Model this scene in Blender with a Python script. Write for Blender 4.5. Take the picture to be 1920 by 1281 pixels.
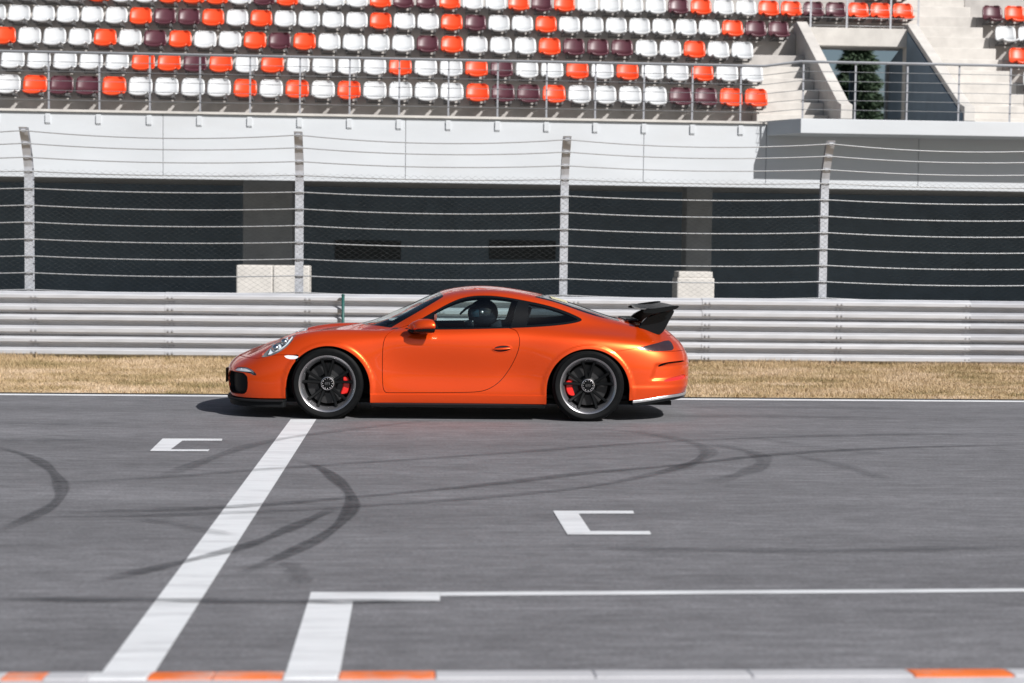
import bpy, bmesh, math, random
import numpy as np
from mathutils import Vector, Matrix
random.seed(7); rng = np.random.default_rng(7)
for o in list(bpy.data.objects): bpy.data.objects.remove(o)
scene = bpy.context.scene
col = scene.collection
R = math.radians

# ---------------------------------------------------------------- camera
FPX, CX, CY = 3000., 960., 640.5            # focal length and centre in photograph pixels
CAM_H, YAW, PITCH, ROLL = 1.634, 3.5, 3.35, 0.72
def _axes():
    y, p, r = R(YAW), R(PITCH), R(ROLL)
    fw = np.array([math.sin(y)*math.cos(p), math.cos(y)*math.cos(p), -math.sin(p)])
    rt = np.array([math.cos(y), -math.sin(y), 0.]); up = np.cross(rt, fw)
    c, s = math.cos(r), math.sin(r)
    return c*rt+s*up, -s*rt+c*up, fw
RT, UP, FW = _axes(); EYE = np.array([0., 0., CAM_H])
cd = bpy.data.cameras.new('camera'); cam = bpy.data.objects.new('camera', cd); col.objects.link(cam)
cam.matrix_world = Matrix([[RT[i], UP[i], -FW[i], EYE[i]] for i in range(3)] + [[0, 0, 0, 1]])
cd.sensor_width = 36.; cd.sensor_fit = 'HORIZONTAL'; cd.lens = 36.*FPX/1920.
cd.clip_end = 3000.; cd.clip_start = 0.1
cd.dof.use_dof = True; cd.dof.focus_distance = 15.4; cd.dof.aperture_fstop = 2.0
scene.camera = cam
def ray(px, py): return FW + RT*(px-CX)/FPX - UP*(py-CY)/FPX
def on_y(px, py, Y): d = ray(px, py); return EYE + d*(Y/d[1])
def on_z(px, py, Z=0.): d = ray(px, py); return EYE + d*((Z-CAM_H)/d[2])

# ---------------------------------------------------------------- light
LDIR = Vector((-0.60, 0.74, -0.72)).normalized()     # direction the sunlight travels
world = bpy.data.worlds.new('World'); scene.world = world; world.use_nodes = True
nt = world.node_tree; nt.nodes.clear()
sky = nt.nodes.new('ShaderNodeTexSky'); sky.sky_type = 'NISHITA'; sky.sun_disc = False
tosun = -LDIR
sky.sun_elevation = math.asin(tosun.z); sky.sun_rotation = math.atan2(tosun.x, tosun.y)
sky.air_density = 1.0; sky.dust_density = 1.6
bg = nt.nodes.new('ShaderNodeBackground'); bg.inputs[1].default_value = 0.050
wo = nt.nodes.new('ShaderNodeOutputWorld')
nt.links.new(sky.outputs[0], bg.inputs[0]); nt.links.new(bg.outputs[0], wo.inputs[0])
sl = bpy.data.lights.new('sun', 'SUN'); sl.energy = 5.0; sl.angle = R(0.53); sl.color = (1.0, 0.975, 0.95)
so = bpy.data.objects.new('sun', sl); col.objects.link(so)
so.rotation_euler = LDIR.to_track_quat('-Z', 'Y').to_euler(); so.location = (10, -10, 30)
vs = scene.view_settings; vs.view_transform = 'Standard'; vs.look = 'None'; vs.gamma = 1.0
vs.exposure = 0.17; vs.use_curve_mapping = False
scene.render.engine = 'CYCLES'; scene.cycles.max_bounces = 10; scene.cycles.transparent_max_bounces = 24

# ---------------------------------------------------------------- materials
def N(nt, t, **k):
    n = nt.nodes.new(t)
    for a, b in k.items(): setattr(n, a, b)
    return n
def mat(name, color, rough=.5, metal=0., var=.12, vscale=6., stretch=(1, 1, 1), bump=0., bscale=80., coat=0.,
        dirt=None, dscale=1.5, damt=.5, spec=.5, coat_rough=.04):
    """Principled surface whose colour and gloss are broken up by object-space noise."""
    m = bpy.data.materials.new(name); m.use_nodes = True; t = m.node_tree
    b = t.nodes['Principled BSDF']; L = t.links.new
    b.inputs['Metallic'].default_value = metal; b.inputs['Specular IOR Level'].default_value = spec
    b.inputs['Coat Weight'].default_value = coat; b.inputs['Coat Roughness'].default_value = coat_rough
    tc = N(t, 'ShaderNodeTexCoord'); mp = N(t, 'ShaderNodeMapping'); mp.inputs['Scale'].default_value = stretch
    L(tc.outputs['Object'], mp.inputs[0])
    n1 = N(t, 'ShaderNodeTexNoise'); n1.inputs['Scale'].default_value = vscale; n1.inputs['Detail'].default_value = 6
    L(mp.outputs[0], n1.inputs['Vector'])
    mr = N(t, 'ShaderNodeMapRange'); mr.inputs['From Min'].default_value = .3; mr.inputs['From Max'].default_value = .7
    mr.inputs['To Min'].default_value = 1-var; mr.inputs['To Max'].default_value = 1+var
    L(n1.outputs['Fac'], mr.inputs['Value'])
    mx = N(t, 'ShaderNodeMix', data_type='RGBA', blend_type='MULTIPLY'); mx.inputs['Factor'].default_value = 1
    mx.inputs[6].default_value = (*color, 1); L(mr.outputs[0], mx.inputs[7]); out = mx.outputs[2]
    if dirt:
        n2 = N(t, 'ShaderNodeTexNoise'); n2.inputs['Scale'].default_value = dscale; n2.inputs['Detail'].default_value = 8
        n2.inputs['Roughness'].default_value = .65; L(mp.outputs[0], n2.inputs['Vector'])
        r2 = N(t, 'ShaderNodeMapRange'); r2.inputs['From Min'].default_value = .48; r2.inputs['From Max'].default_value = .72
        r2.inputs['To Max'].default_value = damt; L(n2.outputs['Fac'], r2.inputs['Value'])
        m2 = N(t, 'ShaderNodeMix', data_type='RGBA'); L(r2.outputs[0], m2.inputs['Factor']); L(out, m2.inputs[6])
        m2.inputs[7].default_value = (*dirt, 1); out = m2.outputs[2]
    L(out, b.inputs['Base Color'])
    rr = N(t, 'ShaderNodeMapRange'); rr.inputs['To Min'].default_value = max(.02, rough*(1-var)); rr.inputs['To Max'].default_value = min(1, rough*(1+var))
    L(n1.outputs['Fac'], rr.inputs['Value']); L(rr.outputs[0], b.inputs['Roughness'])
    if bump:
        nb = N(t, 'ShaderNodeTexNoise'); nb.inputs['Scale'].default_value = bscale; nb.inputs['Detail'].default_value = 4
        L(tc.outputs['Object'], nb.inputs['Vector'])
        bp = N(t, 'ShaderNodeBump'); bp.inputs['Strength'].default_value = bump; bp.inputs['Distance'].default_value = .01
        L(nb.outputs['Fac'], bp.inputs['Height']); L(bp.outputs[0], b.inputs['Normal'])
    return m
def glass_mat(name, tint=(.8, .9, .9), refl=1.0):
    m = bpy.data.materials.new(name); m.use_nodes = True; t = m.node_tree; t.nodes.clear(); L = t.links.new
    o = N(t, 'ShaderNodeOutputMaterial'); tr = N(t, 'ShaderNodeBsdfTransparent'); tr.inputs[0].default_value = (*tint, 1)
    gl = N(t, 'ShaderNodeBsdfGlossy'); gl.inputs['Roughness'].default_value = .02; gl.inputs[0].default_value = (refl, refl, refl, 1)
    fr = N(t, 'ShaderNodeFresnel'); mx = N(t, 'ShaderNodeMixShader')
    ge = N(t, 'ShaderNodeNewGeometry'); io = N(t, 'ShaderNodeMapRange'); io.inputs[3].default_value = 1.52; io.inputs[4].default_value = 1/1.52   # a thin pane reflects alike from both faces
    L(ge.outputs['Backfacing'], io.inputs[0]); L(io.outputs[0], fr.inputs[0])
    L(fr.outputs[0], mx.inputs[0]); L(tr.outputs[0], mx.inputs[1]); L(gl.outputs[0], mx.inputs[2]); L(mx.outputs[0], o.inputs[0])
    return m
def asphalt_mat():
    m = bpy.data.materials.new('asphalt'); m.use_nodes = True; t = m.node_tree; b = t.nodes['Principled BSDF']; L = t.links.new
    tc = N(t, 'ShaderNodeTexCoord')
    def noise(sc, stretch, det=6, rough=.6):
        mp = N(t, 'ShaderNodeMapping'); mp.inputs['Scale'].default_value = stretch; L(tc.outputs['Object'], mp.inputs[0])
        n = N(t, 'ShaderNodeTexNoise'); n.inputs['Scale'].default_value = sc; n.inputs['Detail'].default_value = det
        n.inputs['Roughness'].default_value = rough; L(mp.outputs[0], n.inputs['Vector']); return n.outputs['Fac']
    def rng_(v, a, b_, c, d):
        r = N(t, 'ShaderNodeMapRange'); r.inputs[1].default_value = a; r.inputs[2].default_value = b_
        r.inputs[3].default_value = c; r.inputs[4].default_value = d; L(v, r.inputs[0]); return r.outputs[0]
    def mul(a, b_):
        n = N(t, 'ShaderNodeMath', operation='MULTIPLY'); L(a, n.inputs[0]); L(b_, n.inputs[1]); return n.outputs[0]
    streak = rng_(noise(1., (1.6, 14, 1), 8, .7), .3, .7, .80, 1.20)
    streak2 = rng_(noise(1., (.12, 1.5, 1), 4), .3, .7, .84, 1.14)
    patch = rng_(noise(.55, (.6, 1.6, 1), 7), .3, .7, .86, 1.12)
    grit = mul(rng_(noise(75., (.55, 1, 1), 3, .7), .3, .7, .66, 1.36), rng_(noise(15., (.28, 1, 1), 6, .75), .3, .7, .70, 1.32))
    v = mul(mul(streak, streak2), mul(patch, grit))
    # pale chips of aggregate
    vo = N(t, 'ShaderNodeTexVoronoi'); vo.inputs['Scale'].default_value = 1.
    mp = N(t, 'ShaderNodeMapping'); mp.inputs['Scale'].default_value = (9, 26, 1); L(tc.outputs['Object'], mp.inputs[0]); L(mp.outputs[0], vo.inputs['Vector'])
    chip = rng_(vo.outputs['Distance'], .05, .09, 1., 0.)
    wn = N(t, 'ShaderNodeTexWhiteNoise'); L(vo.outputs['Position'], wn.inputs['Vector'])
    sel = rng_(wn.outputs['Value'], .955, .96, 0., .5)
    cm = N(t, 'ShaderNodeMix', data_type='RGBA', blend_type='MULTIPLY'); cm.inputs['Factor'].default_value = 1
    cm.inputs[6].default_value = (.152, .151, .160, 1); L(v, cm.inputs[7])
    c2 = N(t, 'ShaderNodeMix', data_type='RGBA'); L(mul(chip, sel), c2.inputs['Factor']); L(cm.outputs[2], c2.inputs[6]); c2.inputs[7].default_value = (.42, .41, .40, 1)
    L(c2.outputs[2], b.inputs['Base Color']); b.inputs['Roughness'].default_value = .82
    bp = N(t, 'ShaderNodeBump'); bp.inputs['Strength'].default_value = .5; bp.inputs['Distance'].default_value = .006
    L(noise(130., (1, 1, 1), 3), bp.inputs['Height']); L(bp.outputs[0], b.inputs['Normal'])
    return m
def paint_mark_mat():
    m = mat('road_paint', (.71, .725, .74), .62, var=.05, vscale=3, stretch=(1, 6, 1), bump=.25, bscale=130, dirt=(.34, .34, .355), dscale=1.6, damt=.5)
    return m
def skid_mat():
    m = bpy.data.materials.new('tyre_rubber_on_asphalt'); m.use_nodes = True; t = m.node_tree; t.nodes.clear(); L = t.links.new
    o = N(t, 'ShaderNodeOutputMaterial'); d = N(t, 'ShaderNodeBsdfPrincipled'); d.inputs['Base Color'].default_value = (.022, .023, .027, 1); d.inputs['Roughness'].default_value = .7
    tr = N(t, 'ShaderNodeBsdfTransparent'); mx = N(t, 'ShaderNodeMixShader')
    at = N(t, 'ShaderNodeAttribute', attribute_name='strength')
    tc = N(t, 'ShaderNodeTexCoord'); n = N(t, 'ShaderNodeTexNoise'); n.inputs['Scale'].default_value = 1; n.inputs['Detail'].default_value = 7; n.inputs['Roughness'].default_value = .7; mp = N(t, 'ShaderNodeMapping'); mp.inputs['Scale'].default_value = (4, 34, 1); L(tc.outputs['Object'], mp.inputs[0]); L(mp.outputs[0], n.inputs['Vector'])
    r = N(t, 'ShaderNodeMapRange'); r.inputs[1].default_value = .36; r.inputs[2].default_value = .62; r.inputs[3].default_value = .2; r.inputs[4].default_value = 1.15; L(n.outputs['Fac'], r.inputs[0])
    ml = N(t, 'ShaderNodeMath', operation='MULTIPLY'); L(at.outputs['Fac'], ml.inputs[0]); L(r.outputs[0], ml.inputs[1])
    L(ml.outputs[0], mx.inputs[0]); L(tr.outputs[0], mx.inputs[1]); L(d.outputs[0], mx.inputs[2]); L(mx.outputs[0], o.inputs[0])
    return m
def grass_mat():
    m = bpy.data.materials.new('dry_grass'); m.use_nodes = True; t = m.node_tree; b = t.nodes['Principled BSDF']; L = t.links.new
    tc = N(t, 'ShaderNodeTexCoord'); mp = N(t, 'ShaderNodeMapping'); mp.inputs['Scale'].default_value = (.55, 1.3, 1); L(tc.outputs['Object'], mp.inputs[0])
    n = N(t, 'ShaderNodeTexNoise'); n.inputs['Scale'].default_value = 1.3; n.inputs['Detail'].default_value = 7; n.inputs['Roughness'].default_value = .65; L(mp.outputs[0], n.inputs['Vector'])
    cr = N(t, 'ShaderNodeValToRGB'); e = cr.color_ramp.elements
    e[0].position = .36; e[0].color = (.23, .18, .075, 1); e[1].position = .64; e[1].color = (.60, .465, .325, 1)
    k = cr.color_ramp.elements.new(.48); k.color = (.45, .33, .185, 1)
    L(n.outputs['Fac'], cr.inputs[0])
    n2 = N(t, 'ShaderNodeTexNoise'); n2.inputs['Scale'].default_value = 45; n2.inputs['Detail'].default_value = 3; L(tc.outputs['Object'], n2.inputs['Vector'])
    r = N(t, 'ShaderNodeMapRange'); r.inputs[1].default_value = .3; r.inputs[2].default_value = .7; r.inputs[3].default_value = .65; r.inputs[4].default_value = 1.3; L(n2.outputs['Fac'], r.inputs[0])
    mx = N(t, 'ShaderNodeMix', data_type='RGBA', blend_type='MULTIPLY'); mx.inputs['Factor'].default_value = 1; L(cr.outputs[0], mx.inputs[6]); L(r.outputs[0], mx.inputs[7])
    L(mx.outputs[2], b.inputs['Base Color']); b.inputs['Roughness'].default_value = .85
    return m
M = {}
M['asphalt'] = asphalt_mat(); M['mark'] = paint_mark_mat(); M['skid'] = skid_mat(); M['grass'] = grass_mat()
M['apron'] = mat('apron_concrete', (.22, .22, .21), .85, var=.2, vscale=2, bump=.3)
M['soil'] = mat('field', (.13, .12, .06), .9, var=.3, vscale=.4)
M['fascia'] = mat('white_fascia_paint', (.575, .60, .625), .6, var=.04, vscale=1.2, stretch=(.6, 1, 2), dirt=(.5, .5, .5), dscale=.8, damt=.3)
M['concrete'] = mat('pale_concrete', (.58, .555, .52), .85, var=.10, vscale=3, bump=.3, bscale=40, dirt=(.36, .34, .32), dscale=1.3, damt=.5)
M['terrace'] = mat('terrace_concrete', (.44, .42, .40), .88, var=.14, vscale=3, bump=.3, bscale=40, dirt=(.22, .2, .19), dscale=1.1, damt=.5)
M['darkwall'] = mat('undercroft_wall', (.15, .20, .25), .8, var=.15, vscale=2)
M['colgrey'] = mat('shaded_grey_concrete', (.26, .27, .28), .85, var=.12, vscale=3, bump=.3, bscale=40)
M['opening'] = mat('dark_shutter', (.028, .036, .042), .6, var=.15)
M['galv'] = mat('galvanised_steel', (.49, .50, .525), .5, metal=.12, var=.10, vscale=5, stretch=(.5, 1, 4), dirt=(.42, .42, .43), dscale=2, damt=.4)
M['galvdull'] = mat('weathered_galvanised_steel', (.40, .41, .44), .55, metal=.12, var=.14, vscale=5, stretch=(.5, 1, 4), dirt=(.36, .35, .36), dscale=2, damt=.5)
M['post'] = mat('post_steel', (.50, .52, .56), .5, metal=.3, var=.12, vscale=12)
M['cable'] = mat('steel_cable', (.42, .43, .44), .45, metal=.35, var=.1, vscale=40)
M['mesh'] = mat('chain_link_wire', (.11, .12, .125), .6, metal=.2, var=.1)
M['sw'] = mat('white_seat_plastic', (.61, .625, .64), .38, var=.04, vscale=8, dirt=(.6, .6, .58), dscale=3, damt=.3)
M['so'] = mat('orange_seat_plastic', (.80, .075, .018), .36, var=.06, vscale=8)
M['sm'] = mat('maroon_seat_plastic', (.095, .030, .042), .36, var=.12, vscale=8)
M['bracket'] = mat('seat_bracket_steel', (.16, .16, .165), .5, metal=.3)
M['green'] = mat('green_paint', (.008, .075, .066), .5)
M['orangekerb'] = mat('orange_kerb_paint', (.80, .17, .03), .7, var=.15, vscale=4, dirt=(.52, .40, .36), dscale=2.2, damt=.95)
M['kerb'] = mat('kerb_concrete', (.50, .50, .52), .8, var=.1, vscale=4, bump=.3, dirt=(.33, .33, .33), dscale=2)
M['bark'] = mat('bark', (.09, .07, .05), .9, var=.3, vscale=12, bump=.6, bscale=30)
M['leaf'] = mat('spruce_needles', (.045, .075, .04), .7, var=.35, vscale=3)
# car
M['paint'] = mat('orange_metallic_paint', (.94, .080, .002), .32, metal=.60, var=.02, vscale=700, coat=.9, coat_rough=.02)
M['black'] = mat('black_gloss_trim', (.006, .007, .008), .14, var=.1, spec=.3)
M['matte'] = mat('black_matte_plastic', (.007, .008, .009), .65, spec=.25, var=.15, vscale=20)
M['inner'] = mat('cabin_lining', (.012, .013, .015), .85, var=.2)
M['tyre'] = mat('tyre_rubber', (.004, .0045, .005), .6, spec=.15, var=.2, vscale=30)
M['rim'] = mat('polished_rim', (.45, .44, .45), .25, metal=.9, var=.1)
M['rimwell'] = mat('grey_rim_paint', (.10, .10, .105), .35, metal=.5, var=.15)
M['spoke'] = mat('black_wheel_paint', (.005, .0055, .006), .4, spec=.2, var=.1)
M['disc'] = mat('brake_disc_iron', (.05, .05, .052), .4, metal=.6, var=.1)
M['red'] = mat('red_caliper_paint', (.72, .018, .014), .3, coat=.5, var=.05)
M['glass'] = glass_mat('car_glass', (.68, .78, .78)); M['lens'] = glass_mat('lamp_lens', (.9, .92, .93))
M['darkglass'] = glass_mat('rear_quarter_glass', (.30, .36, .38))
M['chrome'] = mat('lamp_reflector', (.8, .82, .84), .15, metal=1., var=.05)
M['ledwhite'] = mat('lamp_white_plastic', (.75, .78, .82), .25, var=.05)
M['lampdark'] = mat('lamp_housing', (.16, .165, .17), .3, var=.15)
M['redlens'] = mat('red_lens', (.55, .02, .015), .15, coat=1., var=.05)
M['smoked'] = mat('smoked_tail_lens', (.035, .018, .02), .12, coat=1., var=.2, vscale=25)
M['silver'] = mat('silver_trim', (.6, .61, .63), .3, metal=.8)
M['sticker'] = mat('pale_yellow_sticker', (.80, .76, .48), .5, var=.05)
M['suit'] = mat('dark_race_suit', (.018, .024, .034), .8, var=.2, vscale=30)
M['helmet'] = mat('dark_helmet_shell', (.012, .016, .022), .18, coat=1., var=.1)
M['visor'] = mat('tinted_visor', (.03, .07, .10), .06, coat=1., var=.05)
M['glove'] = mat('dark_glove', (.02, .02, .022), .8)

# ---------------------------------------------------------------- helpers
def tag(o, label=None, cat=None, group=None, kind=None):
    if label: o['label'] = label
    if cat: o['category'] = cat
    if group: o['group'] = group
    if kind: o['kind'] = kind
    return o
def empty(name, loc=(0, 0, 0), rz=0., parent=None):
    o = bpy.data.objects.new(name, None); col.objects.link(o); o.location = loc; o.rotation_euler = (0, 0, rz)
    o.empty_display_size = .2; o.parent = parent; return o
def link(name, me, m, parent=None, smooth=False):
    if m is not None and not me.materials: me.materials.append(m)
    if smooth: me.polygons.foreach_set('use_smooth', [True]*len(me.polygons))
    o = bpy.data.objects.new(name, me); col.objects.link(o); o.parent = parent; return o
class MB:
    """collects primitive shapes and links them as one mesh object"""
    def __init__(s): s.v = []; s.f = []
    def add(s, v, f):
        n = len(s.v); s.v += [tuple(map(float, p)) for p in v]; s.f += [tuple(i+n for i in q) for q in f]; return s
    def box(s, x0, x1, y0, y1, z0, z1):
        return s.add([(x0, y0, z0), (x1, y0, z0), (x1, y1, z0), (x0, y1, z0), (x0, y0, z1), (x1, y0, z1), (x1, y1, z1), (x0, y1, z1)],
                     [(3, 2, 1, 0), (4, 5, 6, 7), (0, 1, 5, 4), (1, 2, 6, 5), (2, 3, 7, 6), (3, 0, 4, 7)])
    def prism(s, poly, axis, a, b):
        """2-D polygon extruded between a and b along axis (0: poly=(y,z), 1: poly=(x,z), 2: poly=(x,y))"""
        n = len(poly); V = []
        for h in (a, b):
            for p in poly:
                q = [p[0], p[1]]; q.insert(axis, h); V.append(q)
        F = [tuple(range(n)), tuple(reversed(range(n, 2*n)))] + [(i, i+n, (i+1) % n+n, (i+1) % n) for i in range(n)]
        return s.add(V, F)
    def tube(s, pts, r, k=6, cap=True):
        pts = [Vector(p) for p in pts]; V = []; F = []
        rs = r if hasattr(r, '__len__') else [r]*len(pts)
        prev = None
        for i, p in enumerate(pts):
            t = (pts[min(i+1, len(pts)-1)]-pts[max(i-1, 0)]).normalized()
            u = (prev - t*prev.dot(t)).normalized() if prev else t.orthogonal().normalized()
            w = t.cross(u); prev = u
            V += [p + (u*math.cos(a)+w*math.sin(a))*rs[i] for a in [2*math.pi*j/k for j in range(k)]]
        for i in range(len(pts)-1):
            for j in range(k):
                F.append((i*k+j, i*k+(j+1) % k, (i+1)*k+(j+1) % k, (i+1)*k+j))
        if cap: F.append(tuple(reversed(range(k)))); F.append(tuple(range((len(pts)-1)*k, len(pts)*k)))
        return s.add(V, F)
    def loft(s, rings, closed=True, cap=False):
        k = len(rings[0]); V = [p for r in rings for p in r]; F = []
        for i in range(len(rings)-1):
            for j in range(k if closed else k-1):
                F.append((i*k+j, i*k+(j+1) % k, (i+1)*k+(j+1) % k, (i+1)*k+j))
        if cap: F.append(tuple(reversed(range(k)))); F.append(tuple(range((len(rings)-1)*k, len(rings)*k)))
        return s.add(V, F)
    def lathe(s, prof, k=48, cy=0.):
        """profile of (radius, y) turned about the y axis"""
        return s.loft([[(r*math.cos(2*math.pi*j/k), y, r*math.sin(2*math.pi*j/k)) for j in range(k)] for r, y in prof])
    def ball(s, c, rx, ry, rz, n=12, m=16):
        rings = []
        for i in range(n+1):
            a = math.pi*i/n
            rings.append([(c[0]+rx*math.sin(a)*math.cos(2*math.pi*j/m), c[1]+ry*math.sin(a)*math.sin(2*math.pi*j/m), c[2]+rz*math.cos(a)) for j in range(m)])
        return s.loft(rings)
    def mesh(s, name, merge=False):
        me = bpy.data.meshes.new(name); me.from_pydata(s.v, [], s.f)
        bm = bmesh.new(); bm.from_mesh(me)
        if merge: bmesh.ops.remove_doubles(bm, verts=bm.verts, dist=1e-5)
        bmesh.ops.recalc_face_normals(bm, faces=bm.faces); bm.to_mesh(me); bm.free(); return me
    def build(s, name, m, parent=None, smooth=False, bevel=0., merge=False, seg=2):
        o = link(name, s.mesh(name, merge), m, parent, smooth)
        if bevel:
            b = o.modifiers.new('bevel', 'BEVEL'); b.width = bevel; b.segments = seg; b.limit_method = 'ANGLE'; b.angle_limit = R(40)
        return o
def smooth_by_angle(o, ang=35):
    me = o.data; me.polygons.foreach_set('use_smooth', [True]*len(me.polygons))
    bm = bmesh.new(); bm.from_mesh(me)
    for e in bm.edges:
        if len(e.link_faces) == 2 and e.calc_face_angle(0) > R(ang): e.smooth = False
    bm.to_mesh(me); bm.free(); return o
def copy_tree(o, parent=None):
    c = o.copy(); col.objects.link(c); c.parent = parent
    for ch in list(o.children): copy_tree(ch, c)
    return c
ONES = ['', 'first', 'second', 'third', 'fourth', 'fifth', 'sixth', 'seventh', 'eighth', 'ninth', 'tenth', 'eleventh', 'twelfth', 'thirteenth',
        'fourteenth', 'fifteenth', 'sixteenth', 'seventeenth', 'eighteenth', 'nineteenth']
def ordinal(n):
    if n < 20: return ONES[n]
    t, u = divmod(n, 10); base = {2: 'twent', 3: 'thirt', 4: 'fort'}[t]
    return base+'ieth' if u == 0 else base+'y-'+ONES[u]

# ---------------------------------------------------------------- ground, track and markings
Y_EDGE, Y_GRASS, Y_BAR = 17.40, 17.62, 22.92
def sheet(name, x0, x1, y0, y1, z, m, nx=1, ny=1):
    V = [(x0+(x1-x0)*i/nx, y0+(y1-y0)*j/ny, z) for j in range(ny+1) for i in range(nx+1)]
    F = [(j*(nx+1)+i, j*(nx+1)+i+1, (j+1)*(nx+1)+i+1, (j+1)*(nx+1)+i) for j in range(ny) for i in range(nx)]
    return link(name, MB().add(V, F).mesh(name), m)
tag(sheet('ground', -900, 900, -900, 900, -.06, M['soil']), kind='structure')
track = tag(sheet('race_track', -300, 300, -6, Y_GRASS-.06, 0, M['asphalt']), kind='structure')
tag(sheet('concrete_apron', -120, 120, Y_BAR+.1, 60, -.012, M['apron']), kind='structure')
def mark(name, pts, z=.004, m=None):
    V = [(*on_z(px, py)[:2], z) for px, py in pts]
    return link(name, MB().add(V, [tuple(range(len(V)))]).mesh(name), m or M['mark'], track)
mark('start_line', [(545, 787), (593, 787), (282, 1275), (182, 1275)])
tmp = [(583, 1112), (825, 1112), (825, 1129), (662, 1129.5), (635, 1275), (532, 1275)]
mark('grid_line', tmp, .0045)
mark('lane_line', [(825.5, 1112), (1372, 1108.6), (1920, 1105), (1990, 1104.6), (1990, 1110.6), (1920, 1111), (1372, 1115.2), (825.5, 1119)])
g = mark('grid_box', [(305, 823.2), (417, 823.5), (416, 827.3), (342, 827.2), (320, 843.6), (393, 843.8), (390, 847), (281, 846.6)])
mark('grid_box', [(1037, 959), (1187, 959), (1189, 964.2), (1085, 964.4), (1107, 997), (1218, 997.2), (1221, 1003.4), (1064, 1003.6)])
e = MB(); x0 = -60.
e.box(-120, 120, Y_EDGE-.11, Y_EDGE, -.01, .005); e.build('edge_line', M['mark'], track)
e = MB().box(-120, 120, Y_EDGE+.015, Y_EDGE+.13, -.05, .006); tag(e.build('kerb_shadow_strip', M['matte'], track))  # kerb shadow beyond the edge line, put in as a flat black strip
def skid(pts, w, s, off=(0, 0), sc=2., z=0.006, fade=True):
    P = [on_z(off[0]+a/sc, off[1]+b/sc)[:2] for a, b in pts]
    P = np.array(P); n = len(P); t = np.r_[0, np.cumsum(np.linalg.norm(np.diff(P, axis=0), axis=1))]
    tt = np.linspace(0, t[-1], 60); Q = spline(t, P, tt)
    T = np.gradient(Q, axis=0); T /= np.linalg.norm(T, axis=1)[:, None]; Nn = np.c_[-T[:, 1], T[:, 0]]
    prof = [(-.5, 0), (-.36, .8), (-.12, 1), (.1, .75), (.34, .9), (.5, 0)]
    V = []; A = []
    for i in range(60):
        f = min(1, min(i, 59-i)/8.) if fade else 1
        wob = 1+.25*math.sin(i*.37+n)
        for a, k in prof: V.append((*(Q[i]+Nn[i]*a*w*.82*wob), z)); A.append(k*s*f*.78)
    k = len(prof); F = [(i*k+j, i*k+j+1, (i+1)*k+j+1, (i+1)*k+j) for i in range(59) for j in range(k-1)]
    me = MB().add(V, F).mesh('tyre_mark')
    at = me.attributes.new('strength', 'FLOAT', 'POINT'); at.data.foreach_set('value', A)
    link('tyre_mark', me, M['skid'], track)
def spline(t, P, tt):
    """natural cubic interpolation of rows P at knots t"""
    t = np.asarray(t, float); P = np.asarray(P, float); n = len(t); h = np.diff(t)
    A = np.zeros((n, n)); B = np.zeros((n,)+P.shape[1:]); A[0, 0] = A[-1, -1] = 1
    sh = (slice(None),)+(None,)*(P.ndim-1); d = np.diff(P, axis=0)/h[sh]
    for i in range(1, n-1): A[i, i-1], A[i, i], A[i, i+1] = h[i-1], 2*(h[i-1]+h[i]), h[i]; B[i] = 6*(d[i]-d[i-1])
    m = np.linalg.solve(A, B.reshape(n, -1)).reshape(B.shape)
    k = np.clip(np.searchsorted(t, tt, 'right')-1, 0, n-2); a = (t[k+1]-tt)[sh]; b = (np.asarray(tt)-t[k])[sh]; hk = h[k][sh]
    return (m[k]*a**3+m[k+1]*b**3)/(6*hk)+(P[k]/hk-m[k]*hk/6)*a+(P[k+1]/hk-m[k+1]*hk/6)*b
LO, HI = (0, 760), (960, 760)
SK = [([(-60, 150), (100, 190), (180, 235), (225, 290), (228, 340), (200, 375), (120, 420), (-20, 485)], .125, .6, LO),
      ([(1100, 205), (1180, 228), (1250, 270), (1310, 330), (1320, 380), (1290, 430), (1200, 500), (1080, 560), (860, 650)], .125, .75, LO),
      ([(-40, 408), (400, 400), (850, 385), (1300, 350), (1920, 290), (2220, 255), (2560, 225), (2820, 195), (3170, 170), (3840, 150), (4000, 147)], .15, .6, LO),
      ([(-40, 421), (450, 418), (900, 405), (1300, 385), (1920, 340), (2120, 320), (2420, 268), (2570, 228), (2640, 190), (2655, 165)], .13, .45, LO),
      ([(-40, 297), (400, 285), (900, 250), (1400, 215), (1920, 180), (2320, 150), (2820, 125), (3420, 112), (3840, 110), (4000, 110)], .13, .42, LO),
      ([(340, 672), (650, 600), (900, 538), (1100, 460), (1270, 385)], .13, .72, LO),
      ([(-40, 733), (500, 735), (1000, 741), (1720, 737)], .12, .75, LO),
      ([(600, 275), (850, 182), (1000, 140), (1300, 95), (1620, 58)], .17, .38, LO),
      ([(680, 145), (800, 158), (900, 180), (945, 208), (890, 250), (740, 295)], .2, .42, HI),
      ([(130, 90), (400, 98), (600, 125), (720, 160), (738, 182), (690, 215), (560, 262)], .18, .35, HI),
      ([(1040, 185), (1250, 232), (1420, 285)], .18, .3, HI),
      ([(150, 530), (900, 550), (1500, 545), (2000, 533)], .16, .4, HI),
      ([(560, 12), (1100, 10), (1500, 16)], .2, .3, HI), ([(560, 45), (900, 44), (1400, 50)], .2, .3, HI),
      ([(-40, 68), (250, 74), (500, 70)], .2, .3, LO), ([(-40, 137), (150, 135), (360, 134)], .2, .35, LO),
      ([(520, 428), (700, 460), (880, 495)], .12, .35, LO), ([(1060, 585), (1110, 625), (1140, 680)], .14, .3, LO),
      ([(900, 125), (1150, 160), (1450, 195)], .15, .22, HI)]
for i, (p, w, s, off) in enumerate(SK): skid(p, w, s, off, z=.0062+.0004*i)
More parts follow.
